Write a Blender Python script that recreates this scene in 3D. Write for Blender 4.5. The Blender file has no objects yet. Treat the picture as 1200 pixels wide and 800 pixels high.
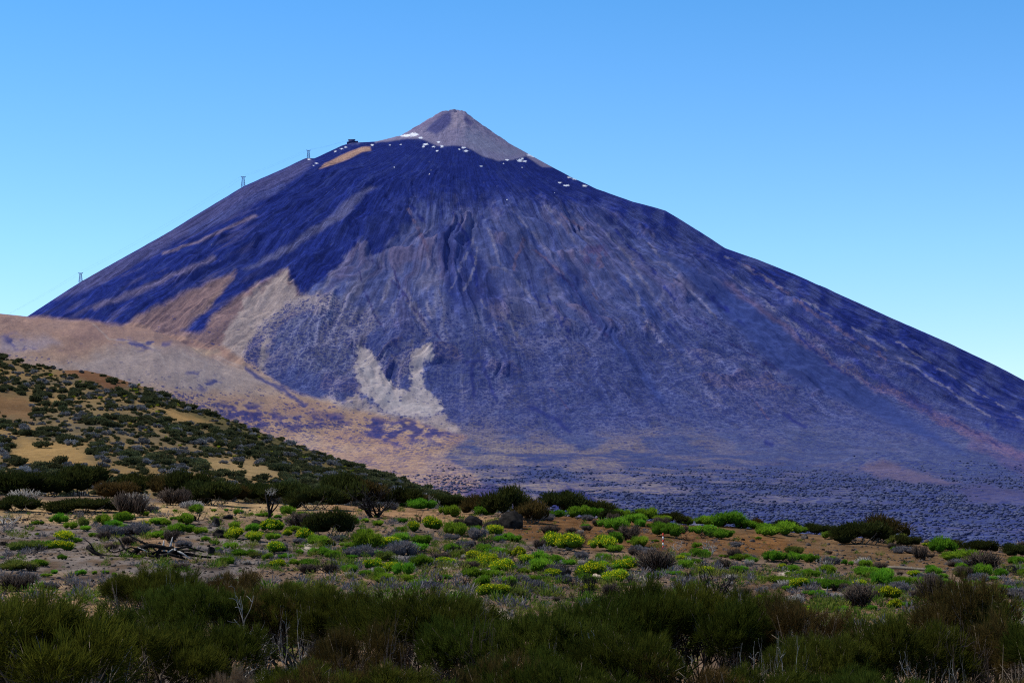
import bpy, math, random
import numpy as np
from mathutils import Vector, Matrix

rng = np.random.default_rng(11)
random.seed(11)
scene = bpy.context.scene
col = scene.collection

# ----------------------------------------------------------------------------
# survey frame: camera at the origin, level, looking along +Y. F is the focal
# length in photo pixels; at() gives the spot seen in direction (px, py) at
# depth Y, so that measured bearings become real positions in metres.
# ----------------------------------------------------------------------------
F, CX, HY = 2150.0, 600.0, 555.0
def at(px, py, Y):
    return ((px - CX) / F * Y, Y, (HY - py) / F * Y)

# ---------------------------------------------------------------- noise -----
def _hash(ix, iy, seed):
    h = (ix.astype(np.int64) * 374761393 + iy.astype(np.int64) * 668265263 + seed * 1442695041) & 0xFFFFFFFF
    h = ((h ^ (h >> 13)) * 1274126177) & 0xFFFFFFFF
    h = h ^ (h >> 16)
    return h
def perlin(x, y, seed=0):
    x = np.asarray(x, float); y = np.asarray(y, float)
    x0 = np.floor(x); y0 = np.floor(y)
    fx = x - x0; fy = y - y0
    u = fx * fx * fx * (fx * (fx * 6 - 15) + 10); v = fy * fy * fy * (fy * (fy * 6 - 15) + 10)
    def g(i, j):
        a = _hash(x0 + i, y0 + j, seed) * (2 * math.pi / 4294967296.0)
        return np.cos(a) * (fx - i) + np.sin(a) * (fy - j)
    a = g(0, 0) * (1 - u) + g(1, 0) * u
    b = g(0, 1) * (1 - u) + g(1, 1) * u
    return (a * (1 - v) + b * v) * 1.5
def fbm(x, y, octv=4, seed=0, gain=0.5):
    s = 0; a = 1.0; t = 0
    for k in range(octv):
        s = s + a * perlin(x * 2 ** k + 17.3 * k, y * 2 ** k - 9.1 * k, seed + k); t += a; a *= gain
    return s / t
def ridged(x, y, octv=3, seed=0):
    s = 0; a = 1.0; t = 0
    for k in range(octv):
        s = s + a * (1 - 2 * np.abs(perlin(x * 2 ** k, y * 2 ** k, seed + k))); t += a; a *= 0.5
    return s / t
def sstep(a, b, x):
    t = np.clip((x - a) / (b - a), 0, 1)
    return t * t * (3 - 2 * t)
def srgb(r, g, b):
    c = np.array([r, g, b]) / 255.0
    return np.where(c <= 0.04045, c / 12.92, ((c + 0.055) / 1.055) ** 2.4)
def smooth_prof(pts, r1, step=5.0, sig=25.0):
    r = np.arange(0, r1 + step, step)
    z = np.interp(r, [p[0] for p in pts], [p[1] for p in pts])
    k = int(3 * sig / step); w = np.exp(-0.5 * (np.arange(-k, k + 1) * step / sig) ** 2); w /= w.sum()
    zp = np.concatenate([2 * z[0] - z[k:0:-1] if False else z[k:0:-1], z, np.full(k, z[-1])])
    return r, np.convolve(zp, w, 'valid')

def sdf_poly(px, py, pts):
    """signed distance to a polygon, negative inside (only near its bounds)"""
    pts = np.array(pts, float)
    out = np.full(px.shape, 60.0)
    x0, y0 = pts.min(0) - 30; x1, y1 = pts.max(0) + 30
    m = (px > x0) & (px < x1) & (py > y0) & (py < y1)
    if not m.any(): return out
    qx = px[m]; qy = py[m]
    d2 = np.full(qx.shape, 1e9); ins = np.zeros(qx.shape, bool)
    n = len(pts)
    for i in range(n):
        ax, ay = pts[i]; bx, by = pts[(i + 1) % n]
        ex, ey = bx - ax, by - ay
        t = np.clip(((qx - ax) * ex + (qy - ay) * ey) / (ex * ex + ey * ey + 1e-9), 0, 1)
        d2 = np.minimum(d2, (qx - ax - t * ex) ** 2 + (qy - ay - t * ey) ** 2)
        c = (ay > qy) != (by > qy)
        xi = ax + (qy - ay) / (ey if abs(ey) > 1e-9 else 1e-9) * ex
        ins ^= c & (qx < xi)
    d = np.sqrt(d2)
    out[m] = np.where(ins, -d, d)
    return out
def sdf_line(px, py, pts):
    out = np.full(px.shape, 1e9)
    for (ax, ay), (bx, by) in zip(pts[:-1], pts[1:]):
        ex, ey = bx - ax, by - ay
        t = np.clip(((px - ax) * ex + (py - ay) * ey) / (ex * ex + ey * ey + 1e-9), 0, 1)
        out = np.minimum(out, np.hypot(px - ax - t * ex, py - ay - t * ey))
    return out

# ------------------------------------------------------------ mesh helpers --
def new_mesh(name, V, faces, mats, shade=None, colr=None, extra=None, smooth=False, midx=None):
    me = bpy.data.meshes.new(name)
    V = np.asarray(V, np.float32)
    Fa = np.asarray(faces, np.int32)
    nf, k = Fa.shape
    me.vertices.add(len(V)); me.vertices.foreach_set('co', V.ravel())
    me.loops.add(nf * k); me.loops.foreach_set('vertex_index', Fa.ravel())
    me.polygons.add(nf)
    me.polygons.foreach_set('loop_start', np.arange(0, nf * k, k, dtype=np.int32))
    me.polygons.foreach_set('loop_total', np.full(nf, k, np.int32))
    if midx is not None: me.polygons.foreach_set('material_index', np.asarray(midx, np.int32))
    if smooth: me.polygons.foreach_set('use_smooth', np.ones(nf, bool))
    me.update(calc_edges=True)
    if shade is not None:
        a = me.attributes.new('shade', 'FLOAT', 'POINT'); a.data.foreach_set('value', np.asarray(shade, np.float32))
    if colr is not None:
        a = me.attributes.new('col', 'FLOAT_COLOR', 'POINT')
        c = np.ones((len(V), 4), np.float32); c[:, :3] = colr
        a.data.foreach_set('color', c.ravel())
    for nm, val in (extra or {}).items():
        a = me.attributes.new(nm, 'FLOAT', 'POINT'); a.data.foreach_set('value', np.asarray(val, np.float32))
    for m in (mats if isinstance(mats, (list, tuple)) else [mats]): me.materials.append(m)
    me.validate()
    return me
def link(name, me, parent=None, loc=None):
    o = bpy.data.objects.new(name, me); col.objects.link(o)
    if parent is not None: o.parent = parent
    if loc is not None: o.location = loc
    return o
def tag(o, label=None, cat=None, group=None, kind=None):
    if label: o['label'] = label
    if cat: o['category'] = cat
    if group: o['group'] = group
    if kind: o['kind'] = kind
    return o
def grid_faces(nr, nc):
    i = np.arange(nr * nc).reshape(nr, nc)
    return np.stack([i[:-1, :-1], i[:-1, 1:], i[1:, 1:], i[1:, :-1]], -1).reshape(-1, 4)

class Geo:
    """collects triangles (verts, faces, shade)"""
    def __init__(s): s.v = []; s.f = []; s.s = []; s.n = 0
    def add(s, V, Fa, S):
        s.v.append(np.asarray(V, float)); s.f.append(np.asarray(Fa, int) + s.n); s.s.append(np.asarray(S, float)); s.n += len(V)
    def mesh(s, name, mat, smooth=False):
        return new_mesh(name, np.concatenate(s.v), np.concatenate(s.f), mat, shade=np.concatenate(s.s), smooth=smooth)

def nrm(a): return a / (np.linalg.norm(a, axis=-1, keepdims=True) + 1e-9)
def blades(g, P, D, L, W, s0, s1):
    n = len(P); D = nrm(D)
    side = nrm(np.cross(D, rng.normal(size=(n, 3)))) * (np.asarray(W) / 2)[:, None]
    mid = P + D * (np.asarray(L) * 0.55)[:, None]
    V = np.stack([P - side * .6, mid + side, P + D * np.asarray(L)[:, None], mid - side], 1).reshape(-1, 3)
    i = np.arange(n) * 4
    Fa = np.concatenate([np.stack([i, i + 1, i + 3], 1), np.stack([i + 1, i + 2, i + 3], 1)])
    S = np.stack([s0, (s0 + s1) / 2, s1, (s0 + s1) / 2], 1).ravel()
    g.add(V, Fa, S)
def tube(g, pts, rad, sides=5, shade=0.5):
    pts = np.asarray(pts, float); n = len(pts)
    rad = np.broadcast_to(np.asarray(rad, float), (n,))
    T = nrm(np.gradient(pts, axis=0))
    ref = np.array([0.31, 0.17, 0.94]); 
    A = nrm(np.cross(T, ref)); B = np.cross(T, A)
    an = np.arange(sides) * 2 * math.pi / sides
    ring = pts[:, None] + rad[:, None, None] * (np.cos(an)[None, :, None] * A[:, None] + np.sin(an)[None, :, None] * B[:, None])
    V = ring.reshape(-1, 3)
    Fa = []
    for i in range(n - 1):
        for j in range(sides):
            a = i * sides + j; b = i * sides + (j + 1) % sides
            Fa += [(a, b, b + sides), (a, b + sides, a + sides)]
    for j in range(1, sides - 1):
        Fa += [(0, j + 1, j), ((n - 1) * sides, (n - 1) * sides + j, (n - 1) * sides + j + 1)]
    S = np.full(len(V), shade) if np.isscalar(shade) else np.repeat(shade, sides)
    g.add(V, Fa, S)

def ico(sub=1):
    t = (1 + 5 ** .5) / 2
    v = [(-1, t, 0), (1, t, 0), (-1, -t, 0), (1, -t, 0), (0, -1, t), (0, 1, t), (0, -1, -t), (0, 1, -t), (t, 0, -1), (t, 0, 1), (-t, 0, -1), (-t, 0, 1)]
    f = [(0, 11, 5), (0, 5, 1), (0, 1, 7), (0, 7, 10), (0, 10, 11), (1, 5, 9), (5, 11, 4), (11, 10, 2), (10, 7, 6), (7, 1, 8), (3, 9, 4), (3, 4, 2), (3, 2, 6), (3, 6, 8), (3, 8, 9), (4, 9, 5), (2, 4, 11), (6, 2, 10), (8, 6, 7), (9, 8, 1)]
    v = [np.array(p) / np.linalg.norm(p) for p in v]
    for _ in range(sub):
        mid = {}; nf = []
        def m(a, b):
            k = (min(a, b), max(a, b))
            if k not in mid:
                p = v[a] + v[b]; v.append(p / np.linalg.norm(p)); mid[k] = len(v) - 1
            return mid[k]
        for a, b, c in f:
            ab, bc, ca = m(a, b), m(b, c), m(c, a)
            nf += [(a, ab, ca), (b, bc, ab), (c, ca, bc), (ab, bc, ca)]
        f = nf
    return np.array(v), np.array(f)
ICO0, ICO1, ICO2 = ico(0), ico(1), ico(2)
ICO3 = ico(3)

# --------------------------------------------------------------- materials --
def mat(name):
    m = bpy.data.materials.new(name); m.use_nodes = True
    nt = m.node_tree; nt.nodes.clear()
    out = nt.nodes.new('ShaderNodeOutputMaterial')
    return m, nt, out
def N(nt, typ, **kw):
    n = nt.nodes.new(typ)
    for k, v in kw.items():
        if k in n.inputs: n.inputs[k].default_value = v
        else: setattr(n, k, v)
    return n
def mixc(nt, fac, a, b, blend='MIX'):
    n = nt.nodes.new('ShaderNodeMix'); n.data_type = 'RGBA'; n.blend_type = blend
    for s, v in ((n.inputs[0], fac), (n.inputs[6], a), (n.inputs[7], b)):
        if hasattr(v, 'links') or hasattr(v, 'is_linked'): nt.links.new(v, s)
        elif isinstance(v, (int, float)): s.default_value = v
        else: s.default_value = (*v, 1.0) if len(v) == 3 else v
    return n.outputs[2]
def math_(nt, op, a, b=None, c=None, clamp=False):
    n = nt.nodes.new('ShaderNodeMath'); n.operation = op; n.use_clamp = clamp
    for i, v in enumerate((a, b, c)):
        if v is None: continue
        if isinstance(v, (int, float)): n.inputs[i].default_value = v
        else: nt.links.new(v, n.inputs[i])
    return n.outputs[0]
def maprange(nt, v, a, b, c=0.0, d=1.0):
    n = nt.nodes.new('ShaderNodeMapRange'); n.interpolation_type = 'SMOOTHSTEP'
    nt.links.new(v, n.inputs[0])
    for i, q in enumerate((a, b, c, d)): n.inputs[i + 1].default_value = q
    return n.outputs[0]

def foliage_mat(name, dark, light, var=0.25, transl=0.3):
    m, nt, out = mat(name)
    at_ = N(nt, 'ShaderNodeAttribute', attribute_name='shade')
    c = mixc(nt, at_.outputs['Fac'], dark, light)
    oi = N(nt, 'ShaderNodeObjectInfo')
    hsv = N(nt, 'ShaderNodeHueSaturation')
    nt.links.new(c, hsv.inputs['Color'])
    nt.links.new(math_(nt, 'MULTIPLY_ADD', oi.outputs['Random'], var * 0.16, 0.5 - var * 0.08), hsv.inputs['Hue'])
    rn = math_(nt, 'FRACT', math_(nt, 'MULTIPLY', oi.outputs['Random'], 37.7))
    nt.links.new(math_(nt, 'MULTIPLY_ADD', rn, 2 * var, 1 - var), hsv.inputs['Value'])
    d = N(nt, 'ShaderNodeBsdfDiffuse'); t = N(nt, 'ShaderNodeBsdfTranslucent')
    nt.links.new(hsv.outputs[0], d.inputs[0]); nt.links.new(hsv.outputs[0], t.inputs[0])
    ms = N(nt, 'ShaderNodeMixShader'); ms.inputs[0].default_value = transl
    nt.links.new(d.outputs[0], ms.inputs[1]); nt.links.new(t.outputs[0], ms.inputs[2])
    nt.links.new(ms.outputs[0], out.inputs[0])
    return m
def wood_mat(name, dark, light, scale=6.0):
    m, nt, out = mat(name)
    tc = N(nt, 'ShaderNodeTexCoord')
    nz = N(nt, 'ShaderNodeTexNoise', Scale=scale, Detail=4.0)
    nt.links.new(tc.outputs['Object'], nz.inputs['Vector'])
    at_ = N(nt, 'ShaderNodeAttribute', attribute_name='shade')
    f = math_(nt, 'ADD', math_(nt, 'MULTIPLY', math_(nt, 'SUBTRACT', nz.outputs[0], 0.5), 1.2), at_.outputs['Fac'], clamp=True)
    c = mixc(nt, f, dark, light)
    b = N(nt, 'ShaderNodeBsdfPrincipled', Roughness=0.85); b.inputs['Specular IOR Level'].default_value = 0.08
    nt.links.new(c, b.inputs['Base Color']); nt.links.new(b.outputs[0], out.inputs[0])
    return m
def rock_mat(name, dark, light, scale=4.0):
    m, nt, out = mat(name)
    tc = N(nt, 'ShaderNodeTexCoord')
    nz = N(nt, 'ShaderNodeTexNoise', Scale=scale, Detail=6.0, Roughness=0.7)
    nt.links.new(tc.outputs['Object'], nz.inputs['Vector'])
    c = mixc(nt, maprange(nt, nz.outputs[0], 0.3, 0.7), dark, light)
    b = N(nt, 'ShaderNodeBsdfPrincipled', Roughness=0.95); b.inputs['Specular IOR Level'].default_value = 0.05
    bp = N(nt, 'ShaderNodeBump', Strength=0.6, Distance=0.1)
    nt.links.new(nz.outputs[0], bp.inputs['Height']); nt.links.new(bp.outputs[0], b.inputs['Normal'])
    nt.links.new(c, b.inputs['Base Color']); nt.links.new(b.outputs[0], out.inputs[0])
    return m
def plain_mat(name, c, rough=0.7, metal=0.0):
    m, nt, out = mat(name)
    tc = N(nt, 'ShaderNodeTexCoord')
    nz = N(nt, 'ShaderNodeTexNoise', Scale=3.0, Detail=3.0)
    nt.links.new(tc.outputs['Object'], nz.inputs['Vector'])
    cc = mixc(nt, nz.outputs[0], [q * 0.75 for q in c], [min(1, q * 1.2) for q in c])
    b = N(nt, 'ShaderNodeBsdfPrincipled', Roughness=rough, Metallic=metal); b.inputs['Specular IOR Level'].default_value = 0.2
    nt.links.new(cc, b.inputs['Base Color']); nt.links.new(b.outputs[0], out.inputs[0])
    return m

HAZE_GLOW = (0.012, 0.020, 0.115)
def mountain_mat():
    m, nt, out = mat('mountain_rock')
    tc = N(nt, 'ShaderNodeTexCoord')
    pos = tc.outputs['Object']
    a = N(nt, 'ShaderNodeAttribute', attribute_name='col')
    sp = N(nt, 'ShaderNodeAttribute', attribute_name='speck')
    rg = N(nt, 'ShaderNodeAttribute', attribute_name='rough')
    # shrubs as dots at two sizes
    def dots(scale, thr, seedvec):
        mp = N(nt, 'ShaderNodeMapping'); mp.inputs['Location'].default_value = seedvec
        nt.links.new(pos, mp.inputs['Vector'])
        wn = N(nt, 'ShaderNodeTexNoise', Scale=scale * 2.3, Detail=2.0)
        nt.links.new(mp.outputs[0], wn.inputs['Vector'])
        wv = nt.nodes.new('ShaderNodeVectorMath'); wv.operation = 'MULTIPLY_ADD'
        nt.links.new(wn.outputs['Color'], wv.inputs[0]); wv.inputs[1].default_value = (0.45 / scale,) * 3
        nt.links.new(mp.outputs[0], wv.inputs[2])
        v = N(nt, 'ShaderNodeTexVoronoi', Scale=scale, Randomness=1.0)
        nt.links.new(wv.outputs[0], v.inputs['Vector'])
        sc = N(nt, 'ShaderNodeSeparateColor'); nt.links.new(v.outputs['Color'], sc.inputs[0])
        # cell present where random < density
        pres = maprange(nt, math_(nt, 'SUBTRACT', sp.outputs['Fac'], sc.outputs[0]), -0.04, 0.06)
        dot = maprange(nt, v.outputs['Distance'], thr, thr * 0.74)
        return math_(nt, 'MULTIPLY', pres, dot)
    d1 = dots(1 / 12.5, 0.60, (0, 0, 0)); d2 = dots(1 / 7.0, 0.60, (31, 7, 3))
    dd = math_(nt, 'MAXIMUM', d1, math_(nt, 'MULTIPLY', d2, 0.85))
    fu = N(nt, 'ShaderNodeAttribute', attribute_name='fall_u'); fv = N(nt, 'ShaderNodeAttribute', attribute_name='fall_v')
    fc = N(nt, 'ShaderNodeCombineXYZ'); nt.links.new(fu.outputs['Fac'], fc.inputs[0]); nt.links.new(fv.outputs['Fac'], fc.inputs[1])
    fpos = fc.outputs[0]; fl = N(nt, 'ShaderNodeAttribute', attribute_name='streak')
    n1 = N(nt, 'ShaderNodeTexNoise', Scale=1 / 26.0, Detail=7.0, Roughness=0.72)
    nt.links.new(fpos, n1.inputs['Vector'])
    n2 = N(nt, 'ShaderNodeTexNoise', Scale=1 / 160.0, Detail=5.0, Roughness=0.6)
    nt.links.new(pos, n2.inputs['Vector'])
    n3 = N(nt, 'ShaderNodeTexNoise', Scale=1 / 9.0, Detail=3.0, Roughness=0.8)
    nt.links.new(pos, n3.inputs['Vector'])
    g3 = math_(nt, 'MULTIPLY_ADD', math_(nt, 'SUBTRACT', n3.outputs[0], 0.5), 1.5, 0.5)
    f1 = math_(nt, 'MAXIMUM', math_(nt, 'ADD', math_(nt, 'MULTIPLY_ADD', n1.outputs[0], 1.9, 0.06), math_(nt, 'SUBTRACT', g3, 0.5)), 0.22)
    f2 = math_(nt, 'MULTIPLY_ADD', n2.outputs[0], 0.5, 0.75)
    def streak(su, sv, detail, off):
        mp = N(nt, 'ShaderNodeMapping'); mp.inputs['Scale'].default_value = (su, sv, 1); mp.inputs['Location'].default_value = off
        nt.links.new(fpos, mp.inputs['Vector'])
        q = N(nt, 'ShaderNodeTexNoise', Scale=1.0, Detail=detail, Roughness=0.65, Distortion=0.35); nt.links.new(mp.outputs[0], q.inputs['Vector'])
        return q.outputs[0]
    s1, s2, s3 = streak(1 / 30.0, 1 / 210.0, 5.0, (0, 0, 0)), streak(1 / 75.0, 1 / 420.0, 4.0, (9, 4, 2)), streak(1 / 120.0, 1 / 330.0, 3.0, (3, 14, 6))
    ln1 = maprange(nt, math_(nt, 'ABSOLUTE', math_(nt, 'SUBTRACT', s2, 0.47)), 0.030, 0.008)       # thin dark gully lines
    ln2 = maprange(nt, math_(nt, 'ABSOLUTE', math_(nt, 'SUBTRACT', s3, 0.53)), 0.026, 0.006)       # thin pale rubble lines
    stf = math_(nt, 'MULTIPLY_ADD', math_(nt, 'SUBTRACT', s1, 0.5), 1.7, 1.0)
    stf = math_(nt, 'MULTIPLY', stf, math_(nt, 'SUBTRACT', 1.0, math_(nt, 'MULTIPLY', ln1, 0.34)))
    stf = math_(nt, 'MULTIPLY', stf, math_(nt, 'MULTIPLY_ADD', ln2, 0.30, 1.0))
    stf = math_(nt, 'MULTIPLY_ADD', math_(nt, 'SUBTRACT', stf, 1.0), fl.outputs['Fac'], 1.0)
    ff = math_(nt, 'MULTIPLY', f1, f2)
    ff = math_(nt, 'MULTIPLY', ff, stf)
    ff = math_(nt, 'MULTIPLY_ADD', math_(nt, 'SUBTRACT', ff, 1.0), math_(nt, 'ADD', rg.outputs['Fac'], 0.45, clamp=True), 1.0)
    ff = math_(nt, 'MAXIMUM', ff, 0.15)
    cc = mixc(nt, 1.0, a.outputs['Color'], N(nt, 'ShaderNodeCombineColor').outputs[0], 'MULTIPLY')
    comb = [n for n in nt.nodes if n.type == 'COMBINE_COLOR'][-1]
    for i in range(3): nt.links.new(ff, comb.inputs[i])
    shrub = mixc(nt, n1.outputs[0], (0.018, 0.026, 0.12), (0.040, 0.055, 0.18))  # dots tinted with the blue of distance haze
    base = mixc(nt, math_(nt, 'MULTIPLY', dd, 0.78), cc, shrub)
    sw = N(nt, 'ShaderNodeAttribute', attribute_name='snow')
    sm = N(nt, 'ShaderNodeMapping'); sm.inputs['Scale'].default_value = (1 / 16.0, 1 / 9.0, 1 / 5.0); nt.links.new(pos, sm.inputs['Vector'])
    sz = N(nt, 'ShaderNodeTexNoise', Scale=1.0, Detail=4.0, Roughness=0.7); nt.links.new(sm.outputs[0], sz.inputs['Vector'])
    smask = maprange(nt, math_(nt, 'MULTIPLY_ADD', math_(nt, 'SUBTRACT', sz.outputs[0], 0.5), 2.8, sw.outputs['Fac']), 0.58, 0.72)
    smask = math_(nt, 'MULTIPLY', smask, math_(nt, 'GREATER_THAN', sw.outputs['Fac'], 0.05))
    base = mixc(nt, smask, base, (0.93, 0.94, 0.97))
    bp = N(nt, 'ShaderNodeBump', Distance=9.0)
    nt.links.new(math_(nt, 'MULTIPLY_ADD', rg.outputs['Fac'], 0.8, 0.12), bp.inputs['Strength'])
    nt.links.new(math_(nt, 'ADD', math_(nt, 'ADD', n1.outputs[0], math_(nt, 'MULTIPLY', s1, 0.8)), math_(nt, 'MULTIPLY', dd, 0.25)), bp.inputs['Height'])
    d = N(nt, 'ShaderNodeBsdfDiffuse', Roughness=0.6)
    nt.links.new(base, d.inputs['Color']); nt.links.new(bp.outputs[0], d.inputs['Normal'])
    # faint blue glow added to the rock surface as haze, lifting gully shadows
    e = N(nt, 'ShaderNodeEmission', Strength=0.30); e.inputs[0].default_value = (*HAZE_GLOW, 1)
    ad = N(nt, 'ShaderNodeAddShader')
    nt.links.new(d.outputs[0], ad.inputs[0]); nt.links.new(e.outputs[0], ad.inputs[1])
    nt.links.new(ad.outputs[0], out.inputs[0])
    return m
def ground_mat(name, peb=1.0, sc=1.0):
    m, nt, out = mat(name)
    tc = N(nt, 'ShaderNodeTexCoord'); pos = tc.outputs['Object']
    a = N(nt, 'ShaderNodeAttribute', attribute_name='col')
    n1 = N(nt, 'ShaderNodeTexNoise', Scale=1.3 * sc, Detail=8.0, Roughness=0.75); nt.links.new(pos, n1.inputs['Vector'])
    n2 = N(nt, 'ShaderNodeTexNoise', Scale=0.18 * sc, Detail=4.0); nt.links.new(pos, n2.inputs['Vector'])
    v = N(nt, 'ShaderNodeTexVoronoi', Scale=4.5 * sc); nt.links.new(pos, v.inputs['Vector'])
    scn = N(nt, 'ShaderNodeSeparateColor'); nt.links.new(v.outputs['Color'], scn.inputs[0])
    st = math_(nt, 'MULTIPLY', maprange(nt, v.outputs['Distance'], 0.45, 0.3), maprange(nt, scn.outputs[0], 0.62, 0.66))
    f = math_(nt, 'MULTIPLY', math_(nt, 'MULTIPLY_ADD', n1.outputs[0], 1.2, 0.4), math_(nt, 'MULTIPLY_ADD', n2.outputs[0], 0.7, 0.65))
    comb = N(nt, 'ShaderNodeCombineColor')
    for i in range(3): nt.links.new(f, comb.inputs[i])
    c = mixc(nt, 1.0, a.outputs['Color'], comb.outputs[0], 'MULTIPLY')
    stc = mixc(nt, scn.outputs[1], (0.05, 0.042, 0.038), (0.26, 0.22, 0.18))
    c = mixc(nt, math_(nt, 'MULTIPLY', st, 0.55 * peb), c, stc)
    bp = N(nt, 'ShaderNodeBump', Strength=0.7, Distance=0.12)
    nt.links.new(math_(nt, 'ADD', n1.outputs[0], math_(nt, 'MULTIPLY', st, 0.5 * peb)), bp.inputs['Height'])
    b = N(nt, 'ShaderNodeBsdfDiffuse', Roughness=0.5)
    nt.links.new(c, b.inputs['Color']); nt.links.new(bp.outputs[0], b.inputs['Normal'])
    nt.links.new(b.outputs[0], out.inputs[0])
    return m

M = dict(
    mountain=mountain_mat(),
    ground=ground_mat('ground_soil'), hill=ground_mat('hillside_soil', 0.5, 0.3),
    broom=foliage_mat('broom_green', (0.014, 0.018, 0.004), (0.100, 0.118, 0.016), 0.28, 0.4),
    broom_olive=foliage_mat('broom_olive', (0.018, 0.020, 0.004), (0.118, 0.128, 0.015), 0.15, 0.4),
    broom_brown=foliage_mat('broom_brown', (0.030, 0.021, 0.008), (0.140, 0.095, 0.028), 0.15, 0.35),
    broom_far=foliage_mat('broom_far', (0.014, 0.018, 0.006), (0.068, 0.078, 0.018), 0.28, 0.3),
    hillshrub=foliage_mat('hillside_shrub', (0.034, 0.040, 0.020), (0.135, 0.146, 0.062), 0.4, 0.25),
    hillgrey=foliage_mat('hillside_grey', (0.10, 0.10, 0.105), (0.33, 0.33, 0.33), 0.35, 0.15),
    hillyellow=foliage_mat('hillside_yellow', (0.12, 0.15, 0.01), (0.5, 0.52, 0.03), 0.2, 0.3),
    cushion=foliage_mat('cushion_green', (0.048, 0.110, 0.010), (0.270, 0.480, 0.030), 0.34, 0.42),
    cushion_olive=foliage_mat('cushion_olive', (0.06, 0.08, 0.016), (0.24, 0.28, 0.05), 0.2, 0.35),
    herb=foliage_mat('herb_green', (0.03, 0.06, 0.010), (0.150, 0.235, 0.024), 0.2, 0.35),
    flower=foliage_mat('yellow_flower', (0.48, 0.46, 0.015), (0.85, 0.76, 0.02), 0.10, 0.4),
    grey=foliage_mat('dry_grey', (0.075, 0.068, 0.068), (0.29, 0.27, 0.275), 0.2, 0.15),
    straw=foliage_mat('dry_straw', (0.05, 0.03, 0.015), (0.36, 0.26, 0.15), 0.2, 0.25),
    bark=wood_mat('broom_bark', (0.025, 0.018, 0.014), (0.22, 0.18, 0.14)),
    char=wood_mat('charred_wood', (0.006, 0.005, 0.005), (0.045, 0.038, 0.034)),
    dead=wood_mat('bleached_wood', (0.12, 0.105, 0.09), (0.47, 0.44, 0.40)),
    deadbrown=wood_mat('dead_twig', (0.02, 0.014, 0.011), (0.12, 0.09, 0.07)),
    rock=rock_mat('dark_lava_rock', (0.006, 0.0055, 0.005), (0.030, 0.026, 0.023)),
    stone=rock_mat('brown_stone', (0.035, 0.029, 0.025), (0.13, 0.105, 0.088)),
    farshrub=foliage_mat('far_scrub', (0.026, 0.036, 0.085), (0.10, 0.11, 0.165), 0.2, 0.0),  # blue of the hazy air is put into the scrub colour
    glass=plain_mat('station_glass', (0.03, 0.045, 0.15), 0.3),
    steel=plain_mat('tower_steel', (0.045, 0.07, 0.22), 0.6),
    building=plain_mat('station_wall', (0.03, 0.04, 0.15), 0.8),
    red=plain_mat('red_paint', (0.55, 0.04, 0.02), 0.5), white=plain_mat('white_paint', (0.75, 0.75, 0.72), 0.5),
    timber=wood_mat('weathered_timber', (0.08, 0.06, 0.045), (0.26, 0.22, 0.17)),
)

# ---------------------------------------------------------------- mountain --
XS, YS = -242.0, 8000.0
k372 = YS / F
sil = [(-500, 590), (-250, 520), (0, 386), (32, 371), (95, 330), (150, 299), (200, 271), (240, 246), (285, 219), (330, 199), (358, 185.5),
       (368, 186), (400, 171), (412, 167.5), (440, 166), (470, 159), (490, 147), (505, 138), (517, 131), (535, 128.5), (545, 131.5),
       (560, 143), (580, 157), (600, 170), (615, 178), (640, 192), (670, 208), (700, 222), (740, 236), (780, 247), (800, 259), (830, 278),
       (850, 291), (890, 305), (930, 321), (990, 348), (1050, 375), (1110, 401), (1160, 425), (1200, 446), (1300, 485), (1450, 540), (1700, 575)]
pR = [((x - 535) * k372, (HY - y) * k372) for x, y in sil if x >= 535]
pL = [((535 - x) * k372, (HY - y) * k372) for x, y in reversed(sil) if x <= 535]
pF = [(0, 1589), (60, 1568), (150, 1500), (260, 1420), (400, 1330), (700, 1150), (1000, 960), (1300, 760), (1600, 560), (1900, 375),
      (2200, 220), (2500, 118), (3000, 58), (4000, 20), (5000, -15), (6500, -60), (9000, -95)]
prR, prL, prF = smooth_prof(pR, 9000, sig=14), smooth_prof(pL, 9000, sig=14), smooth_prof(pF, 9000, sig=60)
def teide(x, y):
    dx = x - XS; dy = y - YS; r = np.hypot(dx, dy) + 1e-6; c = dx / r
    wR = np.clip(c, 0, 1) ** 2; wL = np.clip(-c, 0, 1) ** 2
    return wR * np.interp(r, *prR) + wL * np.interp(r, *prL) + (1 - wR - wL) * np.interp(r, *prF)

pxs = np.linspace(-170, 1370, 1280)
Ys = np.concatenate([np.geomspace(1000, 5000, 170)[:-1], np.linspace(5000, 8120, 600)[:-1], np.linspace(8120, 9000, 30)])
PX, YY = np.meshgrid(pxs, Ys)
XX = (PX - CX) / F * YY
Z = teide(XX, YY)
el = Z / YY
act = el.max(0); tgt = (HY - np.interp(pxs, [s[0] for s in sil], [s[1] for s in sil])) / F
ratio = tgt / act
Z = Z * (1 + (ratio - 1)[None, :] * sstep(0, 350, Z))
ridgeY = Ys[np.argmax(Z / YY, 0)]
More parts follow.
